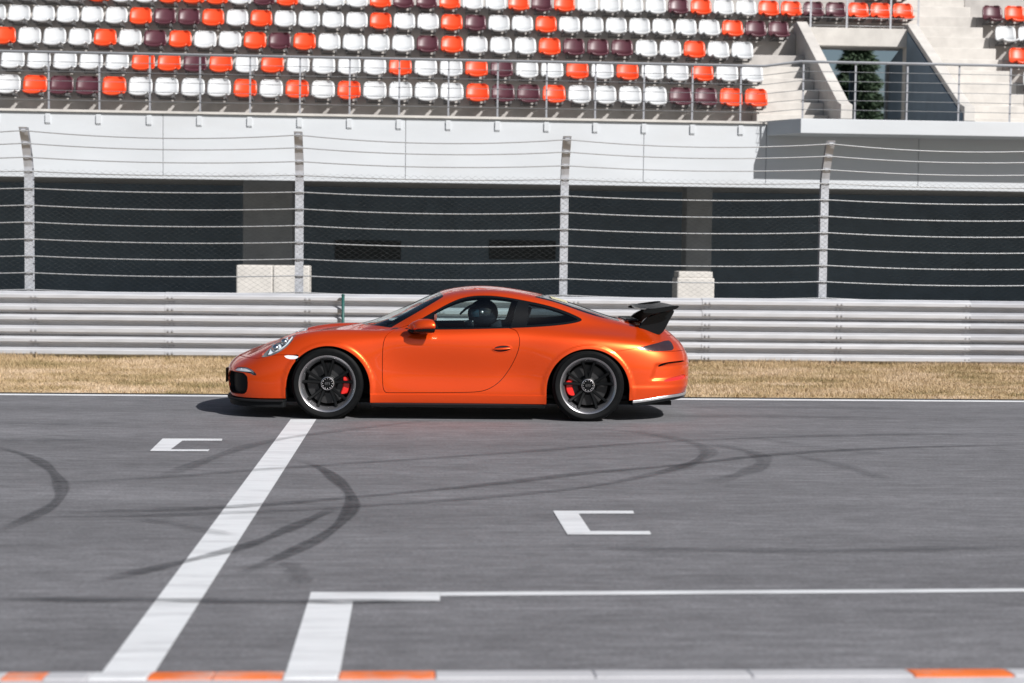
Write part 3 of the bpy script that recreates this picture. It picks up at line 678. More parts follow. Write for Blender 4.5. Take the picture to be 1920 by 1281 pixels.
def car_surface(ns=300, nk=112):
    mir = np.array([1, -1, 1]); E = np.concatenate([CT[3:0:-1]*mir, CT, CT[-2:-5:-1]*mir])
    ch = np.linalg.norm(np.diff(E[:, :8], axis=0), axis=2).mean(1); t = np.r_[0, np.cumsum(ch)]; t0, t1 = t[3], t[-4]
    A = spline(t, E, np.linspace(t0, t1, ns))                      # ns,12,3
    G = np.empty((ns, nk, 3))
    for i in range(ns):
        L = np.concatenate([A[i], A[i][-2:-5:-1]*mir])
        d = np.linalg.norm(np.diff(L, axis=0), axis=1)**.62+1e-4; u = np.r_[0, np.cumsum(d)]
        G[i] = spline(u, L, np.linspace(0, u[11], nk))
    G[:, -1, 1] = 0; G[0, :, 1] = 0; G[-1, :, 1] = 0; G[:, :, 1] = np.maximum(G[:, :, 1], 0)
    # light smoothing away from the borders
    for _ in range(6):
        S = G.copy(); S[1:-1, 1:-1] = .5*G[1:-1, 1:-1]+.125*(G[:-2, 1:-1]+G[2:, 1:-1]+G[1:-1, :-2]+G[1:-1, 2:]); G = S
    # pressed lips round the wheel arches
    for c in (FARCH, RARCH):
        rho = np.hypot(G[..., 0]-c[0], G[..., 2]-c[1]); m = np.clip((.437-rho)/.016, 0, 1); m = m*m*(3-2*m)*(G[..., 1] > .6)
        G[..., 1] += .009*m
    sm = lambda t: np.clip(t, 0, 1)**2*(3-2*np.clip(t, 0, 1))
    x, z = G[..., 0], G[..., 2]
    G[..., 1] -= .014*sm((x-3.03-.35*(z-.40))/.05)*sm((z-.392)/.022)*sm((.560-z)/.03)*sm((G[..., 1]-.3)/.3)
    G[..., 1] += .006*sm((x-2.86)/.03)*sm((.345-z)/.02)*(G[..., 1] > .3)
    return G
GS = car_surface(); ns, nk = GS.shape[:2]
du = np.gradient(GS, axis=0); dv = np.gradient(GS, axis=1); NR = np.cross(dv, du)
l = np.linalg.norm(NR, axis=2, keepdims=True); NR = NR/np.maximum(l, 1e-9)
if NR[ns//2, nk//3, 1] < 0: NR = -NR
bad = l[..., 0] < 1e-8; NR[bad] = (0, 0, 1)
NR[:, -1, 1] = 0; NR[0, :, 1] = 0; NR[-1, :, 1] = 0; NR /= np.maximum(np.linalg.norm(NR, axis=2, keepdims=True), 1e-9)
VP = [tuple(p) for p in GS.reshape(-1, 3)]; VN = [tuple(p) for p in NR.reshape(-1, 3)]
POLY = [(i*nk+j, i*nk+j+1, (i+1)*nk+j+1, (i+1)*nk+j) for i in range(ns-1) for j in range(nk-1)]
def cut(polys, fn):
    """split polygons along fn(x, y, z) = 0; returns (inside: fn < 0, outside)"""
    P = np.array(VP); f = list(fn(P[:, 0], P[:, 1], P[:, 2])); f = [1e-9 if abs(a) < 1e-9 else a for a in f]
    ins, out, ek = [], [], {}
    for q in polys:
        sg = [f[i] < 0 for i in q]
        if all(sg): ins.append(q); continue
        if not any(sg): out.append(q); continue
        a, b = [], []; n = len(q)
        for k in range(n):
            i, j = q[k], q[(k+1) % n]
            (a if f[i] < 0 else b).append(i)
            if (f[i] < 0) != (f[j] < 0):
                key = (i, j) if i < j else (j, i)
                v = ek.get(key)
                if v is None:
                    u = f[i]/(f[i]-f[j]); v = len(VP); ek[key] = v
                    VP.append(tuple(p+(r-p)*u for p, r in zip(VP[i], VP[j])))
                    nn = [p+(r-p)*u for p, r in zip(VN[i], VN[j])]; le_ = math.sqrt(sum(c*c for c in nn)) or 1; VN.append(tuple(c/le_ for c in nn)); f.append(0.)
                a.append(v); b.append(v)
        if len(a) > 2: ins.append(tuple(a))
        if len(b) > 2: out.append(tuple(b))
    return ins, out
def sdf(poly):
    Q = np.array(poly, float); n = len(Q)
    def fn(a, b):
        d = np.full(a.shape, 1e9); s = np.ones(a.shape)
        for i in range(n):
            p, q = Q[i], Q[i-1]; e = q-p; wx, wy = a-p[0], b-p[1]
            t = np.clip((wx*e[0]+wy*e[1])/(e@e), 0, 1); d = np.minimum(d, (wx-e[0]*t)**2+(wy-e[1]*t)**2)
            c1 = b >= p[1]; c2 = b < q[1]; c3 = e[0]*wy > e[1]*wx
            s = np.where((c1 & c2 & c3) | (~c1 & ~c2 & ~c3), -s, s)
        return s*np.sqrt(d)
    return fn
def chaikin(p, n=2, closed=True):
    p = [np.array(q, float) for q in p]
    for _ in range(n):
        o = []
        for i in range(len(p) if closed else len(p)-1):
            a, b = p[i], p[(i+1) % len(p)]; o += [a*.75+b*.25, a*.25+b*.75]
        p = o if closed else [p[0]]+o+[p[-1]]
    return p
def side(poly, ymin=.3, n=2):
    s = sdf(chaikin(poly, n) if n else poly)
    return lambda x, y, z: np.maximum(s(x, z), ymin-y)
def part(name, polys, m, parent, off=0., rim=.014, mirror=1, side_=0, rim_out=False):
    """polygons of the half body -> mesh object. mirror=1: both halves in one mesh; side_=-1/+1: only that half. off: distance sunk inwards"""
    halves = (-1, 1) if mirror else (side_,)
    V, F, LN = [], [], []; 
    for h in halves:
        ids = {}; base = len(V); used = sorted({i for q in polys for i in q}); seamy = {}
        for i in used:
            p, n = VP[i], VN[i]; ids[i] = len(V); V.append((p[0]-n[0]*off, h*(p[1]-n[1]*off) if p[1] > 1e-6 or off == 0 else 0., p[2]-n[2]*off))
        for q in polys:
            r = [ids[i] for i in q]; nn = [(VN[i][0], h*VN[i][1], VN[i][2]) for i in q]
            if h < 0: r.reverse(); nn.reverse()
            F.append(tuple(r)); LN += nn
        if rim:
            ed = {}
            for q in polys:
                for k in range(len(q)):
                    a, b = q[k], q[(k+1) % len(q)]; ed[(a, b)] = 1
            inner = {}
            for (a, b) in ed:
                if (b, a) in ed: continue
                if VP[a][1] < 1e-6 and VP[b][1] < 1e-6: continue
                for i in (a, b):
                    if i not in inner:
                        p, n = VP[i], VN[i]; d = off-rim if rim_out else off+rim; inner[i] = len(V); V.append((p[0]-n[0]*d, h*(p[1]-n[1]*d), p[2]-n[2]*d))
                r = [ids[b], ids[a], inner[a], inner[b]]
                if h < 0: r.reverse()
                A_, B_, C_ = (np.array(V[r[k]]) for k in (0, 1, 2)); nn = np.cross(B_-A_, C_-A_); le_ = np.linalg.norm(nn)
                nn = nn/le_ if le_ > 1e-12 else np.array([0, 0, 1.])
                F.append(tuple(r)); LN += [tuple(nn)]*4
    me = bpy.data.meshes.new(name); me.from_pydata(V, [], F); me.update()
    fl = np.array(LN, float)
    # polygon orientation follows the stored normals
    me.polygons.foreach_set('use_smooth', [True]*len(me.polygons))
    me.normals_split_custom_set([tuple(x) for x in fl])
    o = link(name, me, m, parent)
    if name in ('lamp_reflector', 'window_sticker'): o['kind'] = 'stuff'
    return o
ori = np.cross(np.array(VP[POLY[5000][1]])-np.array(VP[POLY[5000][0]]), np.array(VP[POLY[5000][2]])-np.array(VP[POLY[5000][0]]))
if ori @ np.array(VN[POLY[5000][0]]) < 0: POLY = [tuple(reversed(q)) for q in POLY]

def arch(c, x0, x1, r=AR):
    def fn(x, y, z):
        d = np.hypot(x-c[0], z-c[1])-r; low = np.maximum(np.maximum(x0-x, x-x1), z-c[1]); return np.maximum(np.minimum(d, low), .3-y)
    return fn
_, B = cut(POLY, arch(FARCH, -.392, .402)); _, B = cut(B, arch(RARCH, 2.063, 2.850))
# side windows
DLO = [(.70, .850), (.85, .8505), (1.18, .855), (1.71, .872), (2.05, .890), (2.25, .908), (2.39, .932), (2.425, .955), (2.36, .99), (2.25, 1.036), (2.08, 1.09), (1.81, 1.142), (1.64, 1.168), (1.49, 1.178), (1.33, 1.170), (1.18, 1.128), (.93, .986), (.74, .867)]
dl = sdf(chaikin(DLO, 2))
DL, B = cut(B, lambda x, y, z: np.maximum(dl(x, z), .3-y))
LINER0 = list(B)
def seg(x, z, a, b): return ((x-a[0])*(b[1]-a[1])-(z-a[1])*(b[0]-a[0]))/math.hypot(b[0]-a[0], b[1]-a[1])   # >0 right of a->b
gA, DLr = cut(DL, lambda x, y, z: np.maximum(np.maximum(dl(x, z)+.017, seg(x, z, (1.715, .85), (1.80, 1.14))), -seg(x, z, (.955, .85), (1.00, 1.05))))
gB, TRIM = cut(DLr, lambda x, y, z: np.maximum(dl(x, z)+.022, -seg(x, z, (1.87, .85), (1.905, 1.14))))
# windscreen and rear window (plan and profile limits)
def pil(x): return .868+(x-.60)*(1.168-.868)/(1.10-.60)
def wind(sh): 
    return lambda x, y, z: np.maximum.reduce([pil(x)-z+sh, x-(1.045+.05*(y/.6)**2)+sh, (.27+.34*(y/.66)**2)-x+sh, .84-z])
WS, B = cut(B, wind(0)); WSg, WSt = cut(WS, wind(.03))
def rear(sh): return lambda x, y, z: np.maximum.reduce([y-(.50-.10*np.clip(x-2.05, 0, 1))+sh, 2.06-.10*(y/.5)**2-x+sh, x-2.80+sh, .85-z])
RG, B = cut(B, rear(0)); RGg, RGt = cut(RG, rear(.02))
# lamps and openings
HEAD = [(-.655, .568), (-.60, .64), (-.50, .735), (-.40, .787), (-.315, .806), (-.312, .77), (-.37, .69), (-.46, .62), (-.56, .582)]
HL, B = cut(B, side(HEAD, .555)); 
MK, B = cut(B, side([(-.42, .603), (-.262, .599), (-.29, .566), (-.375, .565)], .5, 1))
DR, B = cut(B, side([(-.90, .448), (-.87, .472), (-.74, .474), (-.655, .405), (-.70, .402), (-.74, .425), (-.90, .43)], .38, 1))
IN, B = cut(B, side([(-.99, .425), (-.90, .428), (-.765, .418), (-.752, .30), (-.775, .225), (-.85, .212), (-.99, .215)], .40, 1))
CI, B = cut(B, lambda x, y, z: np.maximum.reduce([y-.36, .235-z, z-.40, x+.9]))
TL, B = cut(B, side([(2.90, .703), (3.08, .736), (3.25, .769), (3.285, .745), (3.30, .676), (3.20, .6695), (3.04, .6695), (2.96, .69)], .3, 1))
ST, B = cut(B, side([(3.12, .532), (3.16, .556), (3.24, .570), (3.42, .577), (3.42, .563), (3.26, .552), (3.18, .536), (3.13, .520)], .5, 1))
RF, B = cut(B, side([(3.17, .378), (3.20, .405), (3.30, .425), (3.42, .445), (3.42, .405), (3.30, .388)], .4, 1))
# door with its shut line
DOOR = [(.628, .852), (.545, .80), (.520, .72), (.515, .60), (.515, .40), (.528, .258), (.60, .256), (1.10, .262), (1.38, .268), (1.50, .288), (1.62, .362), (1.715, .489), (1.785, .634), (1.808, .74), (1.80, .81), (1.76, .873), (1.50, .90), (1.0, .90), (.75, .89), (.70, .868)]
dd = sdf(chaikin(DOOR, 2))
def door(sh): return lambda x, y, z: np.maximum(dd(x, z)+sh, .3-y)
DO, B = cut(B, door(-.0028)); DOORP, GAPD = cut(DO, door(.0028))
# door top follows the window line (already cut away by the glass)
def hood(sh): return lambda x, y, z: np.maximum.reduce([y-(.50+.12*np.clip(x+.5, 0, .8))+sh, x-(.18+.30*(y/.62)**2)+sh, (-.80+.22*(y/.5)**2)-x+sh, .56-z])
HO, B = cut(B, hood(0)); HOODP, _ = cut(HO, hood(.005))
def fbx(x): return np.interp(x, [-1.1, -.9, -.66, -.52, -.42, -.2], [.548, .553, .562, .598, .606, .612])
FB, B = cut(B, lambda x, y, z: np.maximum(z-fbx(x), x+.27)); FBP, _ = cut(FB, lambda x, y, z: np.maximum(z-fbx(x)+.004, x+.3))
def rbx(x): return np.interp(x, [2.6, 2.72, 2.93, 3.05, 3.6], [.660, .672, .706, .668, .668])
RB, B = cut(B, lambda x, y, z: np.maximum(z-rbx(x), 2.70-x)); RBP, _ = cut(RB, lambda x, y, z: z-rbx(x)+.004)
def lid(sh): return lambda x, y, z: np.maximum.reduce([y-(.43+.1*np.clip(x-2.8, 0, .3))+sh, 2.815-x+sh, .80-z+sh])
LI, B = cut(B, lid(0)); LIDP, _ = cut(LI, lid(.004))
body = part('body_shell', B, M['paint'], car)
for s, in ((-1,), (1,)):
    d = part('door', DOORP, M['paint'], car, mirror=0, side_=s)
    # handle: shallow bowl and grip bar
    def dloc(x, z, e=0.):
        i = np.argmin((GS[..., 0]-x)**2+(GS[..., 2]-z)**2+(GS[..., 1] < .5)*9); return np.array([x, s*(GS.reshape(-1, 3)[i][1]+e), z])
    bowl = MB(); rings = []
    for k, (rx, rz, e) in enumerate(((.098, .038, .002), (.090, .033, .004), (.080, .028, .0015))):
        rings.append([tuple(dloc(1.640+rx*math.cos(a), .683+rz*math.sin(a)+.06*rx*math.cos(a), e)) for a in np.linspace(0, 6.283, 33)[:-1]])
    bowl.loft(rings); bowl.build('handle_surround', M['paint'], d, True)
    MB().add(rings[-1], [tuple(range(32))]).build('handle_recess', M['matte'], d)
    grip = []
    for u in np.linspace(-1, 1, 15):
        c = dloc(1.640+.086*u, .683+.005*u, .004+.016*(1-u*u)); hh = .011*(1-.55*u*u)
        grip.append([tuple(c+np.array([0, s*.008*math.cos(a), hh*math.sin(a)])) for a in np.linspace(0, 6.283, 11)[:-1]])
    MB().loft(grip, cap=True).build('door_handle', M['paint'], d, True)
    tr_ = part('window_trim', TRIM, M['black'], car, off=.003, mirror=0, side_=s)
    part('side_window', gA, M['glass'], car, off=.006, rim=0, mirror=0, side_=s)
    part('quarter_window', gB, M['darkglass'], car, off=.006, rim=0, mirror=0, side_=s)
    hl = part('headlight', HL, M['lens'], car, off=-.001, rim=0, mirror=0, side_=s)
    part('lamp_bowl', HL, M['lampdark'], hl, off=.045, rim=.045, mirror=0, side_=s, rim_out=True)
    RFL, _ = cut(HL, side([(-.60, .595), (-.55, .665), (-.47, .735), (-.395, .772), (-.375, .745), (-.42, .675), (-.50, .615)], .4, 1))
    pass
    for (x, y, z, r) in ((-.50, .690, .655, .036), (-.42, .695, .715, .032)):
        MB().ball((x, s*y, z), r*1.1, r, r, 10, 16).build('projector', M['chrome'], hl, True)
    def ysurf(x, z):
        i = np.argmin((GS[..., 0]-x)**2+(GS[..., 2]-z)**2+(GS[..., 1] < .4)*9); return GS.reshape(-1, 3)[i][1]
    def plate(nm, quad, m, par, d):
        ym = min(ysurf(x, z) for x, z in quad)-d; zc = sum(q[1] for q in quad)/len(quad)
        P_ = [(x, s*(ym-.35*(z-zc)), z) for x, z in quad]; Q_ = [(x, s*(abs(y)-.012), z) for x, y, z in P_]
        MB().loft([P_, Q_], cap=True).build(nm, m, par)
    for q in ([(-.575, .592), (-.50, .608), (-.515, .650), (-.555, .640)], [(-.495, .612), (-.445, .640), (-.455, .700), (-.505, .668)], [(-.435, .650), (-.395, .695), (-.400, .755), (-.445, .728)]): plate('lamp_reflector', q, M['ledwhite'], hl, .022)
    MB().tube([(-.60, s*.655, .592), (-.53, s*.70, .605), (-.46, s*.728, .640), (-.39, s*.725, .70), (-.345, s*.70, .765)], .007, 8).build('light_strip', M['ledwhite'], hl, True)
    part('side_marker', MK, M['ledwhite'], car, off=.002, mirror=0, side_=s)
    dr = part('driving_lamp', DR, M['lens'], car, off=.0, rim=0, mirror=0, side_=s); part('lamp_bowl', DR, M['lampdark'], dr, off=.03, rim=.03, mirror=0, side_=s, rim_out=True)
    DRu, _ = cut(DR, lambda x, y, z: .437-z); part('light_strip', DRu, M['ledwhite'], dr, off=.010, rim=0, mirror=0, side_=s)
    for q in ([(-.835, .440), (-.79, .440), (-.79, .462), (-.83, .462)], [(-.785, .440), (-.735, .436), (-.735, .460), (-.785, .462)], [(-.73, .436), (-.70, .415), (-.705, .432), (-.73, .456)]): plate('lamp_reflector', q, M['ledwhite'], dr, .008)
    tl = part('tail_light', TL, M['smoked'], car, off=.001, mirror=0, side_=s)
    part('rear_reflector', RF, M['redlens'], car, off=.006, mirror=0, side_=s)
tb = part('front_bumper', FBP, M['paint'], car)
[part('side_intake', IN, M['matte'], tb, off=.05, rim=.05, rim_out=True, mirror=0, side_=q) for q in (-1, 1)]; part('centre_intake', CI, M['matte'], tb, off=.06, rim=.06, rim_out=True)
rbm = part('rear_bumper', RBP, M['paint'], car); [part('bumper_vent', ST, M['matte'], rbm, off=.035, rim=.035, rim_out=True, mirror=0, side_=q) for q in (-1, 1)]
part('bonnet', HOODP, M['paint'], car); part('engine_lid', LIDP, M['paint'], car)
ws = part('windscreen', WSg, M['glass'], car, off=.002, rim=0); part('screen_border', WSt, M['black'], ws, off=.002)
rg = part('rear_window', RGg, M['darkglass'], car, off=.002, rim=0); part('screen_border', RGt, M['black'], rg, off=.002)
# dark lining behind every panel so that shut lines and cabin read as solid
_, LN_ = cut(LINER0, wind(.03)); _, LN_ = cut(LN_, rear(.02)); _, LN_ = cut(LN_, lambda x, y, z: x+.30); 
LN_, _ = cut(LN_, lambda x, y, z: np.maximum(x-3.0, .26-z))
part('cabin_lining', LN_, M['inner'], car, off=.055, rim=0)
for s in (-1, 1): part('shut_line_seal', GAPD, M['matte'], car, off=.012, rim=0, mirror=0, side_=s)
# pale sticker on the rear window
SKR, _ = cut(RG, lambda x, y, z: np.maximum.reduce([2.14-x, x-2.30, y-.30])); SK2, _ = cut(SKR, lambda x, y, z: np.sin(y*62)-.55)
part('window_sticker', SK2, M['sticker'], rg, off=-.002, rim=0)

def off_line(L, d):
    """plan polyline of a body line pushed outwards"""
    L = np.array(L); T = np.gradient(L, axis=0); T /= np.linalg.norm(T, axis=1)[:, None]; return L+np.c_[T[:, 1], -T[:, 0]]*d
def lip(name, pts, d0, d1, z0, z1, m, taper=0.):
    P_ = np.array(pts)[:, :2]; full = np.concatenate([P_[::-1]*[1, -1], P_[1:]]); zs = np.concatenate([np.array(pts)[::-1, 2], np.array(pts)[1:, 2]])
    a = off_line(full, d0); b = off_line(full, d1); rings = []
    for i in range(len(full)): rings.append([(*a[i], zs[i]+z0), (*b[i], zs[i]+z0), (*b[i], zs[i]+z1-taper), (*a[i], zs[i]+z1)])
    return MB().loft(rings, cap=True).build(name, m, car, bevel=.005)
g0 = GS[:, 0]; nose = [p for p in g0 if p[0] < -.40]; tail = [p for p in g0 if p[0] > 2.87]
sgn = 1.
def outward(pts):
    P_ = np.array(pts)[:, :2]; full = np.concatenate([P_[::-1]*[1, -1], P_[1:]]); c = off_line(full, .05); return 1 if np.hypot(*(c[len(c)//2]-[1.2, 0])) > np.hypot(*(full[len(full)//2]-[1.2, 0])) else -1
o1 = outward(nose); lip('front_splitter', nose[::2], -o1*.10, o1*.030, -.035, -.004, M['matte'], .012); lip('front_lip', nose[::2], -o1*.06, o1*.006, -.085, -.036, M['matte'])
o2 = outward(tail[::-1]); lip('rear_diffuser', tail[::-1][::2], -o2*.18, o2*.004, -.055, -.002, M['black']); lip('diffuser_trim', tail[::-1][::2], -o2*.03, o2*.010, -.030, -.003, M['silver'])
for s in (-1, 1):
    k = MB(); rings = []
    for x in np.linspace(.405, 2.062, 40):
        i = np.argmin((GS[..., 0]-x)**2+(GS[..., 2]-.245)**2); y = GS.reshape(-1, 3)[i][1]+.004
        rings.append([(x, s*(y-.04), .165), (x, s*(y-.004), .163), (x, s*y, .172), (x, s*(y+.004), .240), (x, s*(y-.004), .250), (x, s*(y-.04), .250)])
    smooth_by_angle(k.loft(rings, cap=True).build('side_skirt', M['paint'], car), 30)
    k = MB(); rings = []
    for x in np.linspace(.41, 2.05, 20): rings.append([(x, s*.70, .12), (x, s*.885, .125), (x, s*.897, .150), (x, s*.88, .163), (x, s*.70, .163)])
    k.loft(rings, cap=True).build('skirt_blade', M['matte'], car)
    # wheel housings
    for c, xa in ((FARCH, .40), (RARCH, .40)):
        rings = [[(c[0]+.402*math.cos(a), s*y, c[1]+.402*math.sin(a)) for a in np.linspace(-.25, math.pi+.25, 28)] for y in (.50, .875)]
        q = MB().loft(rings, closed=False); q.add([(c[0], s*.50, c[1])]+rings[0], [(0, i+1, i+2) for i in range(27)]); q.build('wheel_housing', M['matte'], car)
    # door mirror
    mr = empty('door_mirror', (0, 0, 0), parent=car)
    def mring(x, cy, cz, ry, rz, flat): return [(x+.03*math.cos(a), s*(cy+ry*math.cos(a)), cz+rz*math.sin(a)*(1 if math.sin(a) > 0 else flat)) for a in np.linspace(0, 6.283, 25)[:-1]]
    shp = [(.772, .93, .872, .012, .010), (.782, .93, .876, .050, .030), (.805, .935, .882, .078, .048), (.845, .94, .888, .090, .062), (.89, .945, .892, .095, .068), (.94, .948, .893, .096, .068), (.975, .95, .892, .093, .064), (.982, .95, .892, .086, .058)]
    c = MB().loft([mring(a, b, z, ry, rz, .55) for a, b, z, ry, rz in shp], cap=True); smooth_by_angle(c.build('mirror_cap', M['paint'], mr), 40)
    MB().loft([[(x, s*(.95+.083*math.cos(a)), .892+.054*math.sin(a)*(1 if math.sin(a) > 0 else .55)) for a in np.linspace(0, 6.283, 25)[:-1]] for x in (.9825, .985)], cap=True).build('mirror_glass', M['chrome'], mr)
    lo_ = MB().loft([mring(a+.004, b-.008, z-.026, ry*.92, rz*.62, 1.) for a, b, z, ry, rz in shp[:-1]], cap=True); smooth_by_angle(lo_.build('mirror_base', M['black'], mr), 40)
    MB().loft([[(x0+dx*math.cos(a), s*y, z+dz*math.sin(a)) for a in np.linspace(0, 6.283, 15)[:-1]] for x0, dx, y, z, dz in ((.80, .050, .80, .832, .026), (.83, .045, .86, .838, .022), (.86, .045, .92, .855, .02))], cap=True).build('mirror_stalk', M['black'], mr, True)
MB().box(-.86, 3.30, -.54, .54, .13, .17).box(.44, 2.02, -.84, .84, .125, .164).build('underbody', M['matte'], car)
# rear exhaust
for y in (-.06, .06): o = MB().lathe([(.042, 0), (.045, .01), (.045, -.16), (.038, -.16), (.036, 0), (.042, 0)], 20).build('exhaust_pipe', M['silver'], car, True); o.location = (3.34, y, .255); o.rotation_euler = (0, 0, R(90))
# front number plate
MB().box(-1.036, -1.026, -.25, .25, .29, .43).build('number_plate', M['black'], car, bevel=.004)
# wipers
for y0, y1 in ((-.5, .05), (-.05, .48)):
    pts = [(.30+.30*(y/.66)**2+.06, y, np.interp(.36+.30*(y/.66)**2, MX, MZ[11])-.10*(y/.7)**2-.03) for y in np.linspace(y0, y1, 8)]
    MB().tube(pts, .008, 6).build('wiper', M['matte'], car, True)

# rear wing
wg = empty('rear_wing', (0, 0, 0), parent=car)
def foil(x0, x1, z0, z1, th, n=16):
    top, bot = [], []
    for k in range(n+1):
        u = (1-math.cos(math.pi*k/n))/2; cx, cz_ = x0+(x1-x0)*u, z0+(z1-z0)*u - .030*math.sin(math.pi*u)*.6; t = th*(1.48*math.sqrt(u)-.63*u-1.75*u*u+1.4*u**3-.5*u**4)*1.6
        top.append((cx, cz_+t*.5)); bot.append((cx, cz_-t*.5-.004))
    return top+bot[::-1][1:-1]
rings = []
for y in np.linspace(-.66, .66, 25):
    e = abs(y)/.66; f_ = foil(3.0+.02*e*e, 3.335-.03*e**4, 1.052+.012*e*e, 1.092-.004*e*e, .030); rings.append([(x, y, z) for x, z in f_])
smooth_by_angle(MB().loft(rings, cap=True).build('wing_blade', M['black'], wg), 40)
for s in (-1, 1):
    tip = [(2.985, 1.025), (3.02, 1.058), (3.20, 1.088), (3.33, 1.104), (3.345, 1.090), (3.30, 1.06), (3.10, 1.02)]
    MB().prism([tuple(p) for p in chaikin(tip, 2)], 1, s*.66, s*.675).build('wing_end_plate', M['black'], wg, bevel=.004)
    up_ = [(2.955, .84), (2.985, .905), (3.03, .965), (3.10, 1.005), (3.22, 1.040), (3.305, 1.060), (3.315, 1.035), (3.275, .965), (3.235, .885), (3.195, .815), (3.08, .80)]
    MB().prism([tuple(p) for p in chaikin(up_, 2)], 1, s*.47, s*.545).build('wing_support', M['black'], wg, bevel=.015, seg=3)
MB().box(2.86, 2.99, -.34, .34, .925, .955).build('air_scoop', M['black'], wg, bevel=.02)

# wheels
def make_wheel(name, R_t, R_r, wid, cal_ang, cal_sz, letters):
    """wheel about the y axis, outer face towards -y at y = 0"""
    w = empty(name)
    ty = [(R_r-.006, .012), (R_r+.004, .006), (R_r+.02, .0), (R_r+.045, -.004), (R_t-.028, .004), (R_t-.010, .020), (R_t-.001, .045), (R_t, wid*.5), (R_t-.001, wid-.045), (R_t-.010, wid-.02), (R_t-.028, wid-.004), (R_r+.02, wid), (R_r, wid-.01)]
    # finer profile
    tp = spline(np.arange(len(ty)), np.array(ty), np.linspace(0, len(ty)-1, 49)); tyre = MB().lathe([tuple(p) for p in tp], 72).build('tyre', M['tyre'], w, True)
    rim = [(R_r-.004, .010), (R_r+.002, .004), (R_r+.001, .000), (R_r-.008, .002), (R_r-.014, .010), (R_r-.019, .014)]
    rim2 = [(R_r-.0195, .0145), (R_r-.026, .022), (R_r-.040, .034), (R_r-.046, .050), (R_r-.050, .075), (R_r-.052, wid-.03), (R_r-.02, wid-.01)]
    rm = smooth_by_angle(MB().lathe(rim, 72).build('rim', M['rim'], w), 50)
    smooth_by_angle(MB().lathe(rim2, 72).build('rim_well', M['rimwell'], rm), 50)
    barrel = MB().lathe([(R_r-.0525, .060), (R_r-.056, wid*.55), (R_r-.056, wid-.04)], 60).build('rim_barrel', M['spoke'], rm, True)
    sp = MB(); ro = R_r-.036
    for k in range(5):
        for h in (-1, 1):
            a0 = 2*math.pi*k/5+.31+h*.16; a1 = 2*math.pi*k/5+.31+h*.245
            rings = []
            for u in np.linspace(0, 1, 8):
                r_ = .058+(ro-.058)*u; a = a0+(a1-a0)*u; hw = .017-.007*u+.006*u**4; yy = .052-.030*u**1.6; c = np.array([math.cos(a)*r_, 0, math.sin(a)*r_]); t = np.array([-math.sin(a), 0, math.cos(a)])
                rings.append([tuple(c-t*hw+[0, yy+.004, 0]), tuple(c-t*hw*.6+[0, yy-.004, 0]), tuple(c+t*hw*.6+[0, yy-.004, 0]), tuple(c+t*hw+[0, yy+.004, 0]), tuple(c+t*hw*.8+[0, yy+.028, 0]), tuple(c-t*hw*.8+[0, yy+.028, 0])])
            sp.loft(rings, cap=True)
    # one spoke pair per object
    nsp = len(sp.v)//10; nf = len(sp.f)//10
    for k in range(10):
        q = MB(); q.v = sp.v[k*nsp:(k+1)*nsp]; q.f = [tuple(i-k*nsp for i in f) for f in sp.f[k*nf:(k+1)*nf]]; smooth_by_angle(q.build('spoke', M['spoke'], w), 30)
    hub = MB().lathe([(.0, .030), (.030, .030), (.034, .034), (.036, .044), (.066, .046), (.074, .052), (.078, .075), (.02, .085)], 40); smooth_by_angle(hub.build('hub', M['spoke'], w), 35)
    ring = MB().lathe([(.052, .046), (.052, .036), (.056, .032), (.062, .034), (.064, .047)], 40); smooth_by_angle(ring.build('centre_lock_ring', M['rim'], w), 35)
    nut = MB()
    for k in range(12):
        a = 2*math.pi*k/12; c = Vector((math.cos(a)*.045, .034, math.sin(a)*.045)); nut.ball(c, .006, .008, .006, 5, 6)
    nut.build('lock_nut_teeth', M['rim'], w, True)['kind'] = 'stuff'
    disc = MB().lathe([(.09, .105), (.192, .105), (.194, .109), (.194, .131), (.192, .135), (.09, .135)], 60); smooth_by_angle(disc.build('brake_disc', M['disc'], w), 40)
    bell = MB().lathe([(.03, .085), (.085, .088), (.094, .105), (.094, .112)], 40); bell.build('disc_bell', M['matte'], w, True)
    back = MB().lathe([(0, .150), (R_r-.06, .150), (R_r-.06, .155), (0, .155)], 40); back.build('brake_backing', M['matte'], w)
    rings = []
    for u in np.linspace(-1, 1, 13):
        a = cal_ang+u*cal_sz; e = (1-abs(u)**4*.55); ci, ro_ = .145+.012*(1-e), .145+.066*e
        rings.append([(math.cos(a)*r_, y, math.sin(a)*r_) for r_, y in ((ci, .078), (ci+.008, .070), (ro_-.010, .068), (ro_, .076), (ro_+.004, .12), (ro_, .15), (ci, .15))])
    cal = smooth_by_angle(MB().loft(rings, cap=True).build('brake_caliper', M['red'], w), 40)
    if letters:
        cu = bpy.data.curves.new('txt', 'FONT'); cu.body = 'GT3'; cu.size = .026; cu.align_x = 'CENTER'; cu.align_y = 'CENTER'; cu.extrude = .0006
        to = bpy.data.objects.new('txt', cu); col.objects.link(to); dg = bpy.context.evaluated_depsgraph_get(); me = bpy.data.meshes.new_from_object(to.evaluated_get(dg)); bpy.data.objects.remove(to)
        me.name = 'hub_lettering'; me.materials.clear(); o = link('hub_lettering', me, M['rim'], w); o.rotation_euler = (R(90), 0, 0); o.location = (0, .0290, 0)
    return w
wheels = [('wheel', .340, .2665, .245, -.12, .52, (0., .340)), ('wheel', .345, .2665, .300, 3.30, .48, (2.457, .345))]
for nm, rt_, rr, wid, ca, cs, (x, z) in wheels:
    w = make_wheel(nm, rt_, rr, wid, ca, cs, True); w.parent = car
    yo = .898 if x < 1 else .918
    far = copy_tree(w, car); far.rotation_euler = (0, 0, math.pi); far.location = (x, yo, z-.003)
    w.location = (x, -yo, z-.003)

